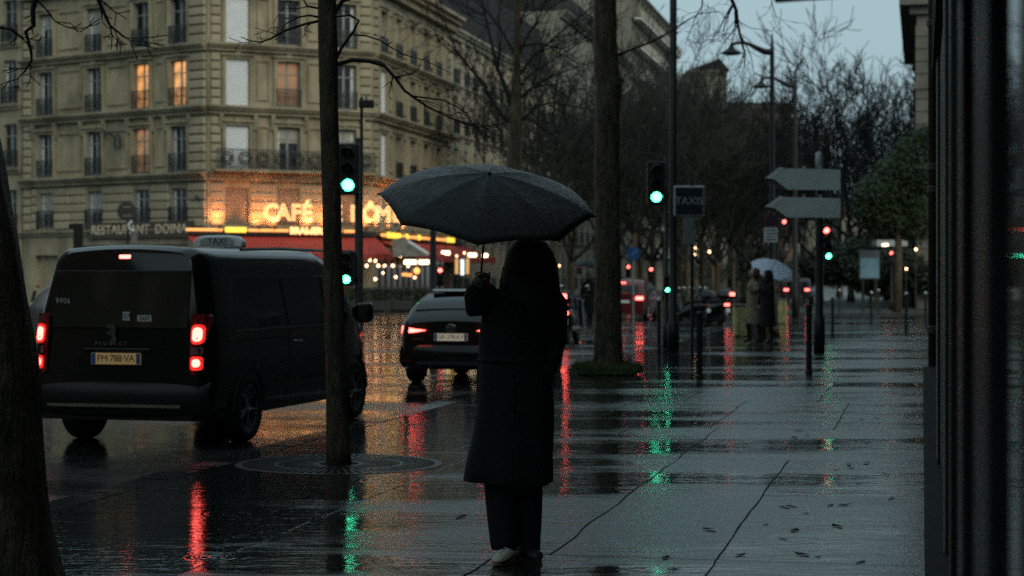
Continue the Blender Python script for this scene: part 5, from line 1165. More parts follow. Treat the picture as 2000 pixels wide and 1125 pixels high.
MB().box(-.35,-.03,.93,.35,.0,.965).build('plate_lamp_bar', M_CARBLK, V, bevel=.008)
face_text('maker_lettering', 'PEUGEOT', .052, M_CHROME, V, (-.06, -.03, 1.01), extrude=.002, space=1.7)
em = MB(); em.prism([(-.02,-.10),(0,-.02),(-.05,.0),(-.055,.03),(-.01,.03),(-.02,.06),(-.06,.06),(-.04,.10),(.02,.10),(.045,.06),(.035,.0),(.055,-.04),(.035,-.10),(.015,-.10),(.025,-.05),(.01,-.10)], -.03, -.018)
em.M = None; eo = em.build('emblem', pmat('dark_chrome', (.22,.22,.22), .25, metal=1, var=0), V); eo.location = (-.06, .012, 1.10)
lm = pmat('pale_sticker', (.42,.44,.42), .5, var=.1); dk = pmat('sticker_print', (.03,.03,.03), .5, var=0)
for txt, x, z, w, h, sz, bgd in (('9906', -.62, 1.42, 0, 0, .075, 0), ('G7', .07, 1.275, .075, .085, .06, 1), ('3607', .265, 1.255, .15, .062, .055, 1)):
    y = van.dy(0, z) - .014
    if bgd:
        s_ = MB().box(x-w/2, y-.002, z-h/2, x+w/2, y+.0, z+h/2).build('sticker', lm, V); face_text('lettering', txt, sz, dk, s_, (x, y-.0035, z), extrude=.0006)
    else: face_text('lettering', txt, sz, lm, V, (x, y, z), extrude=.0006, space=1.1)
van.side_patch('side_window', M_GLASSB, .55, 2.0, 1.15, 1.64, 0, shape=(0,.16,0,0)); van.side_patch('side_window', M_GLASSB, 2.08, 3.2, 1.15, 1.64, 0); van.side_patch('door_window', M_GLASSB, 3.28, 4.05, 1.13, 1.63, 0, shape=(0,0,.15,-.30))
for y in (2.04, 3.24): van.side_patch('door_seam', M_TYRE, y-.006, y+.006, .42, 1.74, 0, off=.003, ny=1)
van.side_patch('window_trim', pmat('dark_trim_chrome', (.16,.17,.17), .25, metal=.9, var=0), .56, 4.0, 1.118, 1.134, 0, off=.012, nz=1)
van.side_patch('window_seal', pmat('grey_window_seal', (.035,.037,.037), .4, var=.1), .66, 3.9, 1.645, 1.665, 0, off=.007, nz=1)
van.side_patch('rail_groove', M_TYRE, .35, 2.0, 1.02, 1.035, 0, off=.004, nz=1)
van.side_patch('side_moulding', pmat('grey_moulding', (.05,.05,.05), .35, var=.1), 1.35, 3.8, .50, .56, 0, off=.016, nz=2)
for sd in (1, -1):
    for y in (2.2, 3.38): MB().box(sd*.955, y, .96, sd*.99, y+.2, .985).build('door_handle', M_CHROME, V, bevel=.008)
    mi = MB().loft([[(sd*(.98+x), 3.98+y, 1.18+z) for x, y, z in r_] for r_ in ([(0,0,.02),(0,.1,.02),(0,.1,.12),(0,0,.12)], [(.08,-.03,-.05),(.08,.12,-.05),(.08,.12,.17),(.08,-.03,.17)], [(.22,-.02,-.05),(.22,.1,-.05),(.22,.1,.18),(.22,-.02,.18)], [(.25,0,0),(.25,.06,0),(.25,.06,.12),(.25,0,.12)])]).build('wing_mirror', M_CARBLK, V, bevel=.02)
    MB().box(sd*1.075, 3.945, 1.16, sd*1.2, 3.955, 1.33).build('mirror_glass', M_CHROME, mi)
    MB().tube([(sd*.9,.9,1.93),(sd*.88,2,1.955),(sd*.87,3.3,1.95)], .018, 6).build('roof_rail', M_CARBLK, V)
sgn = thing('taxi_roof_sign', 'white rounded TAXI sign on the roof of the black van', 'sign', van.t.matrix_world @ Vector((0,0,0)), -R(14.8))
hd = Vector((math.sin(R(14.8)), math.cos(R(14.8)), 0)); sgn.location = Vector((-3.82, 18.54, ROAD)) + hd*2.45 + Vector((0,0,1.975))
M_TAXI = pmat('taxi_sign_plastic', (.78,.80,.80), .35, var=.1)
MB().prism([(-.29,0),(.29,0),(.285,.07),(.23,.12),(.12,.135),(-.12,.135),(-.23,.12),(-.285,.07)], -.07, .07).build('shell', M_TAXI, sgn, bevel=.02)
MB().prism([(-.2,.03),(.2,.03),(.2,.075),(.15,.105),(-.15,.105),(-.2,.075)], -.078, -.071).build('panel', pmat('taxi_sign_panel', (.40,.42,.42), .4, var=.1), sgn)
face_text('lettering', 'TAXI', .10, pmat('taxi_letters', (.02,.02,.02), .5, var=0), sgn, (0, -.080, .068), extrude=.001)
# --- the dark hatchback
h2 = Car('hatchback_car', 'dark hatchback with lit red tail lights ahead of the taxi van', (-.92, 29.2, ROAD), -R(14.0), 1.79,
         [(0,.95),(.10,1.02),(.25,1.10),(.55,1.26),(.95,1.38),(1.5,1.43),(2.3,1.43),(2.8,1.36),(3.3,1.10),(3.5,.98),(4.1,.86),(4.35,.6)],
         [(0,.80),(.05,.87),(.15,.93),(.35,.98),(.8,1.0),(3.4,1.0),(3.9,.94),(4.2,.82),(4.37,.62)], .24, .90, .30, .12, [(0,.06),(.3,0),(.62,-.03),(.9,.02),(1.4,.1)], M_CARGRN)
H = h2.t
h2.body([0,.03,.08,.15,.25,.4,.55,.75,.95,1.2,1.5,1.9,2.3,2.55,2.8,3.05,3.3,3.5,3.8,4.1,4.25,4.37])
for x in (-1, 1): h2.wheel(x*.80, .80, .325, .21, 5); h2.wheel(x*.80, 3.44, .325, .21, 5)
# rear screen lies on the sloping tailgate
gl = MB(); vs = []
for i in range(9):
    for j in range(7):
        y = .30 + (.92-.30)*j/6; z1 = interp(h2.top, y); w = (h2.hw(y, z1-.05) - .10)
        x = w*(-1+2*i/8); vs.append((x, y + h2.dy(y, z1) - .004, z1 + h2.crown*(1-(x/(w+.1))**2) + .010))
gl.add(vs, [(i*7+j, (i+1)*7+j, (i+1)*7+j+1, i*7+j+1) for i in range(8) for j in range(6)]); gl.build('rear_window', M_GLASSB, H, True)
MB().add([(-.55,.88,1.405),(.55,.88,1.405),(.62,1.1,1.445),(-.62,1.1,1.445),(-.55,.84,1.43),(.55,.84,1.43),(.62,1.1,1.462),(-.62,1.1,1.462)], [(0,3,2,1),(4,5,6,7),(0,1,5,4),(1,2,6,5),(2,3,7,6),(3,0,4,7)]).build('roof_spoiler', M_CARGRN, H)
for sd in (1, -1):
    tl = MB(); pts_ = [(.40,.835),(.62,.86),(.83,.90),(.86,.80),(.80,.70),(.75,.70),(.76,.80),(.62,.80)]
    yy = lambda x: .0 + .22*max(0, (x-.55)/.3)**2 - .055
    n_ = len(pts_); fv = [(sd*x, yy(x), z) for x, z in pts_]; bv = [(sd*x, yy(x)+.04, z) for x, z in pts_]
    tl.add(fv+bv, [tuple(range(n_))] + [(i, n_+i, n_+(i+1) % n_, (i+1) % n_) for i in range(n_)]); tl.build('tail_light', M_REDON, H)
    MB().box(sd*.62 if sd > 0 else -.80, -.03, .36, .80 if sd > 0 else -.62, -.01, .38).build('bumper_reflector', M_REDL, H)
plate(h2, 'GR-378-KV', .735, .055, mat=pmat('lit_white_plate', (.62,.56,.48), .4, var=.1, emit=(1,.8,.6), es=.22, sample=False))
T = Matrix.Translation((0,-.045,.86)) @ Matrix.Rotation(R(90), 4, 'X')
n = 20; bd = MB()
for rx, rz_, cx, cz in ((.085,.055,0,0),(.03,.052,0,0),(.06,.02,0,.022)):
    bd.tube([(cx+rx*math.cos(2*math.pi*k/n), -.06, .87+cz+rz_*math.sin(2*math.pi*k/n)) for k in range(n+1)], .007, 5)
bd.build('emblem', M_CHROME, H); face_text('model_lettering', 'COROLLA', .04, M_CHROME, H, (-.52, -.035, .70), extrude=.001)
bp = MB(); bp.loft([[(x*f, yy2 + (.16*(abs(x)/.86)**3), z) for x in [-.86+1.72*k/14 for k in range(15)]] for f, yy2, z in ((.96,-.02,.26),(1,-.075,.34),(1,-.085,.52),(.98,-.05,.60),(.95,.0,.62))], closed=False, cap=False); bp.build('rear_bumper', M_CARGRN, H, True)
MB().box(-.55,-.09,.30,.55,-.07,.36).build('diffuser', M_TYRE, H, bevel=.01)
h2.side_patch('side_window', M_GLASSB, .95, 1.95, .93, 1.34, 0, shape=(-.1,.12,0,0)); h2.side_patch('side_window', M_GLASSB, 2.02, 2.95, .93, 1.34, 0, shape=(0,0,.1,-.28))
for sd in (1,-1): MB().loft([[(sd*(.88+x), 2.75+y, .93+z) for x, y, z in r_] for r_ in ([(0,0,0),(0,.06,0),(0,.06,.08),(0,0,.08)], [(.16,-.02,-.02),(.16,.08,-.02),(.16,.08,.12),(.16,-.02,.12)])]).build('wing_mirror', M_CARGRN, H, bevel=.015)
# --- far cars
def small_car(name, lab, u, y, paint, lit, rz=-SA, sc=1.0, v=None):
    c = Car(name, lab, Vector(((u-CU)*y/F, y, ROAD)), rz, 1.76, [(0,.98),(.08,1.05),(.2,1.3),(.45,1.48),(.9,1.55),(2.2,1.55),(2.7,1.42),(3.2,1.05),(3.9,.9),(4.1,.6)], [(0,.86),(.06,.92),(.2,.97),(.6,1),(3.3,1),(3.8,.9),(4.1,.66)], .24, .95, .28, .12, [(0,.04),(.5,-.02),(1.0,0),(1.5,.12)], paint)
    c.body([0,.04,.1,.2,.32,.45,.65,.9,1.5,2.2,2.45,2.7,2.95,3.2,3.6,3.9,4.1])
    for x in (-1, 1): c.wheel(x*.79, .75, .33, .2); c.wheel(x*.79, 3.3, .33, .2)
    c.rear_box('rear_window', M_GLASSB, -.58, .58, 1.05, 1.32, -.02, .01)
    for sd in (1, -1): MB().box(sd*.5 if sd > 0 else -.78, -.06, .78, .78 if sd > 0 else -.5, .05, .90).build('tail_light', lit, c.t, bevel=.02)
    MB().box(-.09,.13,1.40,.09,.2,1.44).build('high_brake_light', lit, c.t)
    MB().box(-.26,-.055,.66,.26,-.03,.77).build('number_plate', M_WHITE, c.t)
    c.side_patch('side_window', M_GLASSB, .6, 2.6, .98, 1.42, 0, shape=(0,.1,.2,-.2))
    return c
small_car('red_car', 'dark red car braking beyond the thick tree trunk', 1216, 72, M_CARRED, M_REDON)
small_car('parked_car', 'dark grey car parked at the far left behind the taxi van', 60, 46, M_CARGREY, M_REDL, rz=-R(80))
small_car('far_car', 'small dark car far ahead right of the blue-white umbrella', 1556, 118, M_CARGREY, M_REDFAR)

# --- scooters and motorcycles
def scooter(lab, loc, rz, lit=None, topcase=True, sc=1.0, name='scooter', group=None, paint=None):
    t = thing(name, lab, 'scooter', loc, rz, group); t.scale = (sc, sc, sc); pt = paint or M_CARBLK
    for y in (.32, 1.55):
        T = Matrix.Translation((0, y, .27)) @ Matrix.Rotation(R(90), 4, 'Y'); w = MB().lathe([(.16,-.06),(.25,-.06),(.27,-.03),(.27,.03),(.25,.06),(.16,.06)], 18, T).build('wheel', M_TYRE, t, True); MB().lathe([(.04,-.05),(.165,-.045),(.165,.045),(.04,.05)], 14, T).build('rim', M_RIM, w)
    def ring(y, w, z0, z1): return [(-w*.6,y,z0),(w*.6,y,z0),(w,y,(z0+z1)/2),(w*.7,y,z1),(-w*.7,y,z1),(-w,y,(z0+z1)/2)]
    MB().loft([ring(.02,.08,.62,.76), ring(.2,.17,.42,.78), ring(.6,.2,.3,.76), ring(.95,.17,.25,.6), ring(1.1,.2,.22,.36), ring(1.3,.2,.24,.4), ring(1.42,.22,.35,.95), ring(1.5,.12,.45,1.05)]).build('fairing', pt, t, True)
    MB().loft([ring(.1,.12,.76,.84), ring(.3,.15,.76,.86), ring(.7,.15,.75,.83), ring(.95,.08,.62,.74)]).build('seat', M_TYRE, t, True)
    MB().tube([(-.34,1.3,1.06),(-.15,1.4,1.04),(.15,1.4,1.04),(.34,1.3,1.06)], .02, 6).build('handlebar', M_DKPAINT, t)
    MB().tube([(0,1.42,1.0),(0,1.55,.27)], .03, 6).build('fork', M_DKPAINT, t)
    for sd in (1,-1):
        m = MB().tube([(sd*.22,1.38,1.05),(sd*.28,1.36,1.22)], .008, 5).build('mirror_stalk', M_DKPAINT, t); MB().sphere((sd*.3,1.35,1.25), .06, 10, 6, (1,.25,.7)).build('mirror', M_CHROME, m)
        MB().box(sd*.15-.03, .0, .66, sd*.15+.03, .06, .7).build('indicator', pmat('orange_indicator', (.5,.18,.02), .3, var=0), t)
    MB().box(-.1,-.03,.64,.1,.03,.72).build('tail_light', lit or M_REDL, t, bevel=.01)
    if topcase:
        tcs = MB().loft([[(-.18,-.22,.86),(.18,-.22,.86),(.18,.16,.86),(-.18,.16,.86)],[(-.22,-.25,1.0),(.22,-.25,1.0),(.2,.18,1.0),(-.2,.18,1.0)],[(-.17,-.2,1.17),(.17,-.2,1.17),(.16,.13,1.17),(-.16,.13,1.17)]]).build('top_case', M_CARBLK, t, bevel=.03)
        MB().box(-.11,-.265,.99,.11,-.235,1.10).build('case_light', lit or M_REDL, tcs, bevel=.01)
    MB().tube([(.2,.2,.35),(.22,.5,.32)], .05, 8).build('exhaust', M_GALV, t); MB().box(-.1,-.05,.42,.1,-.03,.55).build('number_plate', M_WHITE, t)
    return t
scooter('scooter with a glowing red light just right of the person in black', Vector((P(1101,540,47).x, 47, ROAD)), -SA, M_REDON, True, 1.12)
for i, (u, y, rz) in enumerate(((1382,66,.9),(1402,67.5,1.1),(1420,66.5,.7),(1392,70,1.0),(1413,71,.8))):
    scooter('dark parked scooter left of the yellow bin, %s' % ['first in front','second in front','third in front','left one behind','right one behind'][i], Vector((P(u,540,y).x, y, ROAD)), rz, M_REDFAR if i == 2 else None, i % 2 == 0, 1.0, 'parked_scooter', 'scooters parked in a row')

# ------------------------------------------------------------------ people
def skin_body(name, mat, parent, joints, edges, radii, root=0, sub=2):
    me = bpy.data.meshes.new(name); me.from_pydata([tuple(j) for j in joints], edges, []); me.materials.append(mat)
    o = put(name, me, parent)
    bm = bmesh.new(); bm.from_mesh(me); ly = bm.verts.layers.skin.verify(); bm.verts.ensure_lookup_table()
    for i, r in enumerate(radii): bm.verts[i][ly].radius = (r, r) if not isinstance(r, tuple) else r
    bm.verts[root][ly].use_root = True; bm.to_mesh(me); bm.free()
    md = o.modifiers.new('skin', 'SKIN'); md.use_smooth_shade = True; md.branch_smoothing = .3
    s_ = o.modifiers.new('sub', 'SUBSURF'); s_.levels = sub; s_.render_levels = sub
    return o
def ell(cx, cy, z, hx, hy, n=24, fold=0.0, k=9, ph=0.0, tilt=0.0):
    return [(cx + math.cos(t)*hx*(1+fold*math.sin(k*t+ph)), cy + math.sin(t)*hy*(1+fold*math.sin(k*t+ph)), z + tilt*math.cos(t)) for t in [2*math.pi*i/n for i in range(n)]]
def head(parent, c, r, yaw, skin=M_SKIN, detail=True):
    """a head with face features; yaw 0 looks towards -y (the camera)"""
    T = Matrix.Translation(c) @ Matrix.Rotation(yaw, 4, 'Z'); m = MB(T); rings = []
    for z, hx, hy, oy in ((-1.18,.30,.34,.05),(-1.08,.46,.52,-.08),(-.8,.62,.74,-.10),(-.4,.74,.90,-.04),(0,.78,.98,.0),(.4,.80,1.0,.04),(.75,.68,.86,.08),(1.0,.42,.55,.1),(1.1,.12,.18,.1)):
        rings.append(ell(0, oy*r, z*r, hx*r, hy*r, 16))
    m.loft(rings); ho = m.build('head', skin, parent, True)
    MB(T).loft([[(-.09*r,-.9*r,.1*r),(.09*r,-.9*r,.1*r),(.07*r,-.86*r,.12*r),(-.07*r,-.86*r,.12*r)],[(-.17*r,-1.18*r,-.32*r),(.17*r,-1.18*r,-.32*r),(.15*r,-.85*r,-.36*r),(-.15*r,-.85*r,-.36*r)]]).build('nose', skin, ho, True)
    for sd in (1,-1):
        MB(T).sphere((sd*.33*r,-.86*r,.02*r), .13*r, 8, 6, (1,.6,.7)).build('eye', pmat('eye_dark', (.02,.015,.01), .2, var=0), ho, True)
        MB(T).sphere((sd*.80*r,.08*r,-.05*r), .26*r, 8, 6, (.3,.6,1)).build('ear', skin, ho, True)
    MB(T).sphere((0,-.84*r,-.62*r), .26*r, 8, 6, (1,.35,.28)).build('mouth', pmat('lips', (.28,.12,.10), .5, var=0), ho, True)
    return ho
def grip(parent, c, axis, mat, side=1, s=1.0, rad=.016):
    """a fist closed round a shaft: palm, four unequal fingers, thumb"""
    a = axis.normalized(); x = a.orthogonal().normalized(); ref = Vector((1,0,0)); x = (ref - a*ref.dot(a)).normalized(); y = a.cross(x); m = MB(); c = Vector(c)
    m.loft([[c + a*z*s + x*(px*s)*side + y*py*s for px, py in ((.022,-.03),(.048,-.025),(.052,.02),(.026,.03))] for z in (-.045,-.02,.02,.042)])
    for k, (z, L) in enumerate(((-.036,.80),(-.012,.95),(.012,1.0),(.035,.9))):
        pts_ = []
        for j in range(8):
            t = R(-20) + R(250)*L*j/7; rr = (rad + .010)*s; pts_.append(c + a*z*s + x*math.cos(t)*rr*side + y*math.sin(t)*rr*1.1 - y*.0)
        m.tube([c + a*z*s + x*.045*s*side + y*.018*s] + pts_, [.0095*s]*5 + [.009*s]*2 + [.008*s,.006*s], 7)
    m.tube([c + a*.03*s + x*.045*s*side - y*.02*s, c + a*.05*s + x*.025*s*side - y*.035*s, c + a*.055*s - x*.005*s*side - y*.030*s, c + a*.05*s - x*.022*s*side - y*.012*s], [.012*s,.0105*s,.0095*s,.007*s], 7)
    return m.build('hand', mat, parent, True)
def umbrella(name, lab, apex, axis_up, Rr, rise, L, mat, ribs=8, spin=0.0, gores=1, group=None, shaftmat=None):
    """apex in world space; axis_up points from handle to apex"""
    up = axis_up.normalized(); x = Vector((1,0,0)); x = (x - up*x.dot(up)).normalized(); y = up.cross(x); M = Matrix(((x.x,y.x,up.x,apex.x),(x.y,y.y,up.y,apex.y),(x.z,y.z,up.z,apex.z),(0,0,0,1)))
    t = tag(bpy.data.objects.new(name, None), lab, 'umbrella', group); col.objects.link(t); t.matrix_world = M @ Matrix.Translation((0,0,-L))
    def pt(a, f):     # f 0..1 from apex to rim; a in ribs
        k = a*ribs; fr = abs((k % 1) - .5)*2          # 1 on a rib, 0 between
        sag = (1-fr*fr)*f; r = Rr*f*(1 - .075*sag*f); z = -rise*(.80*f**2.1 + .20*f) - rise*.22*sag*(1-f) + rise*.10*sag*f*f
        ang = 2*math.pi*a + spin; return (r*math.cos(ang), r*math.sin(ang), z + L)
    nA = ribs*8; nF = 12; m = MB(); vs = [pt(i/nA, max(.004, j/nF)) for i in range(nA) for j in range(nF+1)]
    m.add(vs, [(i*(nF+1)+j, i*(nF+1)+j+1, ((i+1) % nA)*(nF+1)+j+1, ((i+1) % nA)*(nF+1)+j) for i in range(nA) for j in range(nF)]); o = m.build('canopy', mat, t, True); sm = o.modifiers.new('s', 'SOLIDIFY'); sm.thickness = .0015
    smt = shaftmat or M_DKPAINT
    MB().tube([(0,0,0),(0,0,L+.0)], .006, 8).build('shaft', smt, t); MB().lathe([(.010,L-.01),(.010,L+.004),(.004,L+.012)], 8).build('ferrule', smt, t)
    MB().lathe([(.008,-.12),(.014,-.11),(.015,-.03),(.009,.0)], 10).build('handle', smt, t, True)
    for k in range(ribs):
        p = [Vector(pt(k/ribs, f)) - Vector((0,0,.007)) for f in (.02,.2,.4,.6,.8,1.0)]; r_ = MB().tube(p, .0025, 5).build('rib', smt, t)
        MB().tube([(0,0,L-rise*1.15), p[3]], .002, 4).build('stretcher', smt, r_); MB().sphere(Vector(pt(k/ribs, 1.0)), .007, 6, 4).build('rib_tip', smt, t)
    return t, M
# --- the main figure in black
FY = 10.78; fg = G(1008, 1095); person = thing('person', 'person in a long black coat holding an open black umbrella on the wet pavement', 'person', (P(1005,540,FY).x, FY, 0)); o0 = Vector(person.location)
q = lambda u, v, dy=0.0: P(u, v, FY) + Vector((0, dy, 0)) - o0
jt = [(.0,0,.95),(.0,0,1.15),(.03,0,1.36),(.045,0,1.50),(.05,0,1.58),                       # pelvis, waist, chest, collar, neck
      (-.10,-.03,.90),(-.085,-.05,.50),(-.06,-.04,.10),(.09,.03,.90),(.075,.02,.50),(.07,.06,.10),   # legs
      (-.12,-.01,1.46),(-.215,-.05,1.44),(-.205,-.10,1.57),                                   # raised arm (viewer's left)
      (.20,.02,1.47),(.225,.06,1.22),(.17,-.04,1.05)]                                         # other arm
ed = [(0,1),(1,2),(2,3),(3,4),(0,5),(5,6),(6,7),(0,8),(8,9),(9,10),(3,11),(11,12),(12,13),(3,14),(14,15),(15,16)]
skin_body('body', M_TROUS, person, jt, ed, [.14,.125,.15,.10,.06,.10,.065,.05,.10,.065,.05,.07,.055,.036,.07,.055,.04])
ct = MB(); rings = []
for z, hx, hy, cx, cy_, fo in ((.44,.245,.185,-.028,0,.045),(.447,.25,.19,-.028,0,.045),(.58,.238,.182,-.02,0,.04),(.72,.226,.172,-.013,0,.03),(.87,.217,.162,-.008,0,.02),(1.01,.209,.15,-.004,0,.012),(1.10,.200,.142,0,0,.006),(1.19,.197,.138,.004,0,.004),(1.30,.208,.142,.022,0,.004),(1.40,.214,.138,.036,0,0),(1.47,.188,.122,.045,0,0),(1.53,.125,.10,.048,0,0),(1.58,.085,.085,.05,0,0)):
    rings.append([(x + .012*math.sin(9*z+2.2*math.atan2(y, x)) , y + .010*math.sin(13*z + 3*math.atan2(y, x)), zz + .010*math.sin(2*math.atan2(y, x)+.6)) for x, y, zz in ell(cx, cy_, z, hx, hy, 48, fo, 7, .6)])
ct.loft(rings, cap=False); co = ct.build('coat', M_BLKFAB, person, True); sm = co.modifiers.new('s', 'SOLIDIFY'); sm.thickness = .006
lap = MB(); lap.loft([ell(-.01, -.004, z, hx, hy, 40, .03, 6, 1.0) for z, hx, hy in ((.405,.135,.150),(.46,.165,.160),(.6,.17,.15))], cap=False); lap.build('coat_lining', M_BLKFAB, person, True)
for sd, side_pts, rr in ((0, [(-.10,-.01,1.49),(-.165,-.03,1.455),(-.222,-.06,1.44),(-.222,-.085,1.49),(-.21,-.10,1.545)], [.085,.078,.072,.062,.052]), (1, [(.18,.02,1.50),(.225,.04,1.44),(.232,.06,1.32),(.225,.055,1.22),(.20,.0,1.12),(.17,-.05,1.05)], [.075,.078,.07,.064,.058,.052])):
    MB().tube(side_pts, rr, 14).build('sleeve', M_BLKFAB, person, True)
cl = MB(); cl.loft([ell(.05, 0, z, hx, hy, 24) for z, hx, hy in ((1.49,.12,.11),(1.55,.105,.105),(1.60,.10,.105),(1.605,.085,.09))], cap=False); cl.build('collar', M_BLKFAB, person, True)
for pts_, rr in (([(-.10,-.03,.62),(-.085,-.05,.45),(-.070,-.055,.25),(-.058,-.05,.11),(-.055,-.05,.075)], [.10,.088,.084,.080,.074]), ([(.075,.03,.62),(.072,.04,.45),(.070,.06,.25),(.062,.07,.08),(.060,.07,.012)], [.10,.088,.086,.084,.088])):
    MB().tube(pts_, rr, 16).build('trouser_leg', M_TROUS, person, True)
hc = Vector((.065, -.01, 1.665)); head(person, hc, .105, R(-100))
MB().tube([(.05,0,1.5),(.055,-.005,1.6)], .055, 10).build('neck', M_SKIN, person, True)
hr = MB(); hr.loft([ell(cx, cy_, z, hx, hy, 28, .03, 5, 1.3) for z, hx, hy, cx, cy_ in ((1.38,.10,.09,.14,-.03),(1.44,.145,.12,.11,-.03),(1.52,.165,.135,.088,-.02),(1.60,.160,.135,.085,-.01),(1.68,.148,.132,.085,0),(1.74,.130,.122,.082,0),(1.79,.10,.098,.08,0),(1.825,.055,.055,.08,0),(1.835,.01,.01,.08,0))]); hr.build('hair', M_HAIR, person, True)
rg = random.Random(77); sd_ = MB()
for k in range(46):
    a = rg.uniform(0, 6.28); z = rg.uniform(1.45, 1.76); r = .150 if z < 1.68 else .125; p = Vector((.083+math.cos(a)*r, -.005+math.sin(a)*r*.84, z))
    o_ = Vector((math.cos(a), math.sin(a), 0)); q_ = [p, p + o_*.012 + Vector((0,0,-.05)), p + o_*rg.uniform(.012,.03) + Vector((rg.uniform(-.01,.01),0,-rg.uniform(.09,.16)))]
    sd_.tube(q_, [.004,.003,.0012], 4)
sd_o = sd_.build('loose_strands', M_HAIR, person); sd_o['kind'] = 'stuff'
cb = MB(); cb.tube([(x, y-.004, z) for x, y, z in [(-.02,-.185,.46),(-.012,-.172,.72),(-.004,-.150,1.01),(.004,-.139,1.19),(.02,-.143,1.30),(.036,-.139,1.40),(.045,-.124,1.47)]], .006, 5); cb.build('coat_opening', M_TROUS, person)
for z in (.86, 1.02, 1.18, 1.32): MB().sphere((.02, -.165 if z < .9 else -.152, z), .012, 8, 5, (1,.5,1)).build('coat_button', M_DKPAINT, person)
MB().tube([(math.cos(t)*.203+.002, math.sin(t)*.146, 1.13) for t in [2*math.pi*k/28 for k in range(29)]], .012, 6).build('coat_belt', M_BLKFAB, person, True)
def sneaker(px, py, yaw, name='shoe', up=M_SHOE, so=M_GUM, lc=M_WHITE):
    T = Matrix.Translation((px, py, 0)) @ Matrix.Rotation(yaw, 4, 'Z')   # toe towards -y
    def fr(y, w, z0, z1): return [(-w,y,z0),(-w*1.02,y,z0+(z1-z0)*.5),(-w*.55,y,z1),(w*.55,y,z1),(w*1.02,y,z0+(z1-z0)*.5),(w,y,z0)]
    s_ = MB(T).loft([fr(.10,.022,.02,.07),fr(.085,.034,.02,.095),(fr(.03,.037,.02,.10)),fr(-.02,.038,.02,.09),fr(-.08,.045,.02,.068),fr(-.13,.042,.02,.055),fr(-.165,.024,.02,.040)]).build(name, up, person, True)
    n = 20; prof = [(math.sin(t)*.047*(1 if math.cos(t) > 0 else .82), -.035-math.cos(t)*.138) for t in [2*math.pi*k/n for k in range(n)]]
    MB(T).loft([[(x, y, z) for x, y in prof] for z in (.004, .026)]).build('sole', so, s_)
    for k in range(4): MB(T).tube([(-.026,-.03-.022*k,.088-.008*k),(0,-.034-.022*k,.097-.008*k),(.026,-.03-.022*k,.088-.008*k)], .0035, 5).build('lace', lc, s_)
sneaker(-.030, -.075, R(-28)); sneaker(.068, .09, R(25), up=pmat('shaded_shoe', (.03,.028,.025), .6, var=.1), so=pmat('shaded_sole', (.02,.018,.015), .6, var=.1), lc=M_DKPAINT)  # second shoe of the pair coloured darker, as if shaded by the trousers
M_UMB = pmat('wet_black_umbrella_cloth', (.003,.004,.004), .38, var=.35, vs=30, bump=.5, bs=160, spec=.18, rvar=.14)
apex = P(956, 339, 10.46); hand_w = P(939, 541, 10.70); axis = apex - hand_w; Lu = axis.length
umb, MU = umbrella('black_umbrella', 'open wet black umbrella held by the person in the long coat', apex, axis, .60, .185, Lu, M_UMB, 8, R(-4))
grip(person, hand_w - o0 + axis.normalized()*(-.02), axis, M_SKIN, side=1, s=1.05)
# rain drops on the umbrella are fine relief in its cloth; wrist cuff
MB().tube([(-.213,-.098,1.535), tuple(hand_w - o0 + Vector((.02,.0,-.035)))], [.05,.036], 12).build('cuff', pmat('grey_green_cuff', (.10,.105,.08), .8, var=.2), person, True)

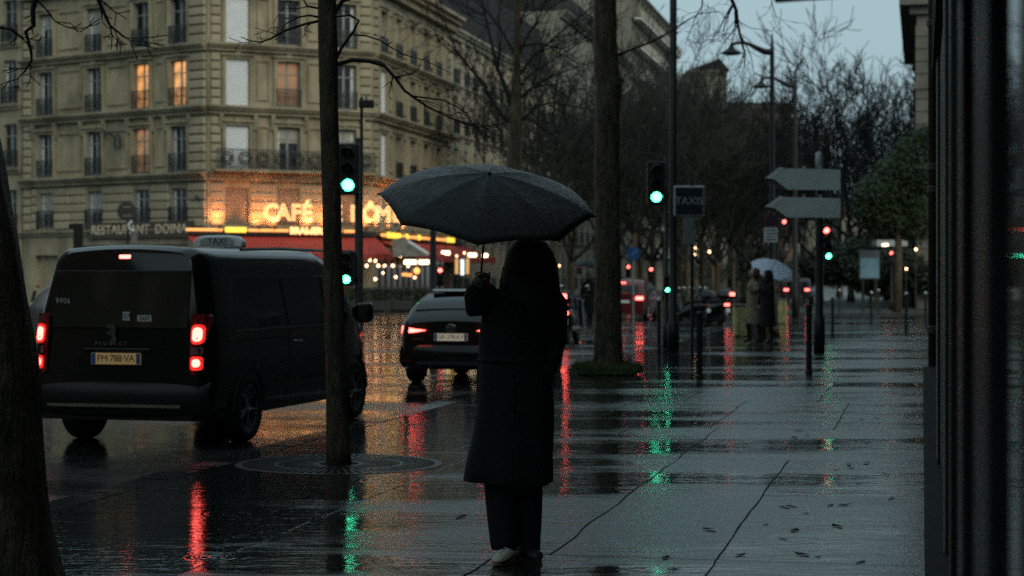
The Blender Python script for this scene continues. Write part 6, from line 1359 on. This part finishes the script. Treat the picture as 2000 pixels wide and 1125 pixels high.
# --- people farther off
def walker(lab, loc, rz, H, coat, hair=M_HAIR, trous=M_TROUS, arm_up=None, hood=False, stride=.12, coat_len=.48, name='person'):
    t = thing(name, lab, 'person', loc, rz); k = H/1.75; J = lambda x, y, z: (x*k, y*k, z*k)
    up = arm_up or (.24,.02,1.0)
    jt = [J(0,0,.93),J(0,0,1.15),J(0,0,1.36),J(0,0,1.47),J(0,0,1.54), J(-.09,0,.88),J(-.09,-stride,.48),J(-.09,-stride*.6,.09),J(-.09,-stride*.6-.16,.04), J(.09,0,.88),J(.09,stride*.6,.48),J(.09,stride,.10),J(.09,stride-.15,.04),
          J(-.18,0,1.42),J(-.25,.04,1.15),J(-.23,-.06,.92), J(.18,0,1.42),J(up[0]*.9+.05,up[1]*.5,min(up[2],1.3)-.08),J(*up)]
    ed = [(0,1),(1,2),(2,3),(3,4),(0,5),(5,6),(6,7),(7,8),(0,9),(9,10),(10,11),(11,12),(3,13),(13,14),(14,15),(3,16),(16,17),(17,18)]
    skin_body('body', trous, t, jt, ed, [.13*k,.12*k,.14*k,.09*k,.055*k,.09*k,.06*k,.045*k,.035*k,.09*k,.06*k,.045*k,.035*k,.065*k,.05*k,.035*k,.065*k,.05*k,.035*k], sub=1)
    m = MB(); m.loft([ell(0,0,z*k,hx*k,hy*k,20,.02,5) for z, hx, hy in ((coat_len,.21,.17),(.8,.205,.165),(1.05,.19,.15),(1.25,.21,.15),(1.4,.2,.14),(1.48,.12,.10),(1.53,.07,.07))], cap=False); m.build('coat', coat, t, True)
    for a, b, c in (((-.17,0,1.42),(-.25,.04,1.15),(-.235,-.05,.95)), ((.17,0,1.42),(up[0]*.9+.05,up[1]*.5,min(up[2],1.3)-.08),(up[0],up[1],up[2]-.04))):
        MB().tube([J(*a),J(*b),J(*c)], [.075*k,.062*k,.05*k], 10).build('sleeve', coat, t, True)
    for hx_, hy_, hz in ((-.23,-.06,.90), up):
        MB().loft([[tuple(Vector(J(hx_+dx, hy_+dy, hz+dz))) for dx, dy in ((-.02,-.03),(.02,-.03),(.02,.03),(-.02,.03))] for dz in (-.07,-.03,.03)]).build('hand', M_SKIN, t, True)
    head(t, Vector(J(0,-.02,1.645)), .10*k, 0)
    m = MB(); m.loft([ell(0,(.03 if not hood else .02)*k,z*k,hx*k,hy*k,16) for z, hx, hy in (((1.52,.10,.08),(1.6,.115,.10),(1.68,.112,.115),(1.74,.09,.095),(1.775,.03,.03)) if not hood else ((1.46,.15,.13),(1.56,.14,.125),(1.66,.135,.13),(1.74,.11,.11),(1.79,.03,.03)))]); m.build('hood' if hood else 'hair', coat if hood else hair, t, True)
    return t
g = G(1484, 672); walker('person in a beige patterned jacket under the blue-white umbrella, facing left', (g.x-.10, g.y+.25, 0), R(-70), 1.78, M_BEIGE, pmat('brown_hair', (.05,.028,.015), .6, var=.3, vs=20), arm_up=(.16,-.22,1.35))
walker('person in a black hooded coat holding the blue-white umbrella', (g.x+.16, g.y-.15, 0), R(-60), 1.72, M_BLKFAB, arm_up=(-.05,-.25,1.35), hood=True, stride=.06, coat_len=.42)
M_UMBB = pmat('blue_white_umbrella_cloth', (.82,.88,1.0), .5, var=.12, vs=6)
nt = M_UMBB.node_tree; tl_ = nt.nodes.new('ShaderNodeBsdfTranslucent'); tl_.inputs[0].default_value = (.88,.92,1.0,1); mx_ = nt.nodes.new('ShaderNodeMixShader'); mx_.inputs[0].default_value = .75
nt.links.new(nt.nodes['Principled BSDF'].outputs[0], mx_.inputs[1]); nt.links.new(tl_.outputs[0], mx_.inputs[2]); nt.links.new(mx_.outputs[0], nt.nodes['Material Output'].inputs[0])
apex = P(1512, 512, g.y+.45); umbrella('pale_umbrella', 'pale blue-white open umbrella over the couple', apex, Vector((.36,.45,1)), .54, .22, .82, M_UMBB, 8, .2, shaftmat=M_GALV)
g2 = Vector((P(1151,540,58).x, 58, 0)); walker('person under a dark umbrella half hidden by the thick trunk', g2, R(20), 1.72, M_BLKFAB, arm_up=(-.1,-.2,1.25), coat_len=.5)
umbrella('small_dark_umbrella', 'dark umbrella of the person half hidden by the thick trunk', P(1152, 505, 57.7), Vector((.12,-.1,1)), .48, .24, .75, M_UMB, 8, .1)
g3 = Vector((P(1556,540,75).x, 75, ROAD)); walker('dark figure far behind the couple', g3, R(200), 1.75, M_BLKFAB)
# small tan dog beside the couple
g = G(1508, 666); dog = thing('dog', 'small tan dog standing beside the couple under the umbrella', 'dog', (g.x, g.y, 0), R(-60)); M_FUR = pmat('tan_fur', (.30,.18,.08), .9, var=.3, vs=14, bump=.8, bs=60)
jt = [(0,0,.26),(0,-.16,.27),(0,-.24,.36),(0,-.30,.42),(0,-.39,.40),(0,.14,.26),(0,.22,.33),(.06,-.15,.15),(.06,-.16,.03),(-.06,-.15,.15),(-.06,-.14,.03),(.06,.13,.17),(.06,.18,.10),(.06,.16,.02),(-.06,.13,.17),(-.06,.18,.10),(-.06,.16,.02)]
ed = [(0,1),(1,2),(2,3),(3,4),(0,5),(5,6),(1,7),(7,8),(1,9),(9,10),(5,11),(11,12),(12,13),(5,14),(14,15),(15,16)]
skin_body('body', M_FUR, dog, jt, ed, [.095,.105,.07,.075,.035,.09,.02,.04,.025,.04,.025,.05,.03,.024,.05,.03,.024], sub=2)
for sd in (1,-1): MB().sphere((sd*.055,-.29,.44), .05, 8, 6, (.4,.6,1.1)).build('ear', M_FUR, dog, True)
MB().sphere((0,-.43,.405), .018, 6, 5).build('nose', M_TYRE, dog, True)
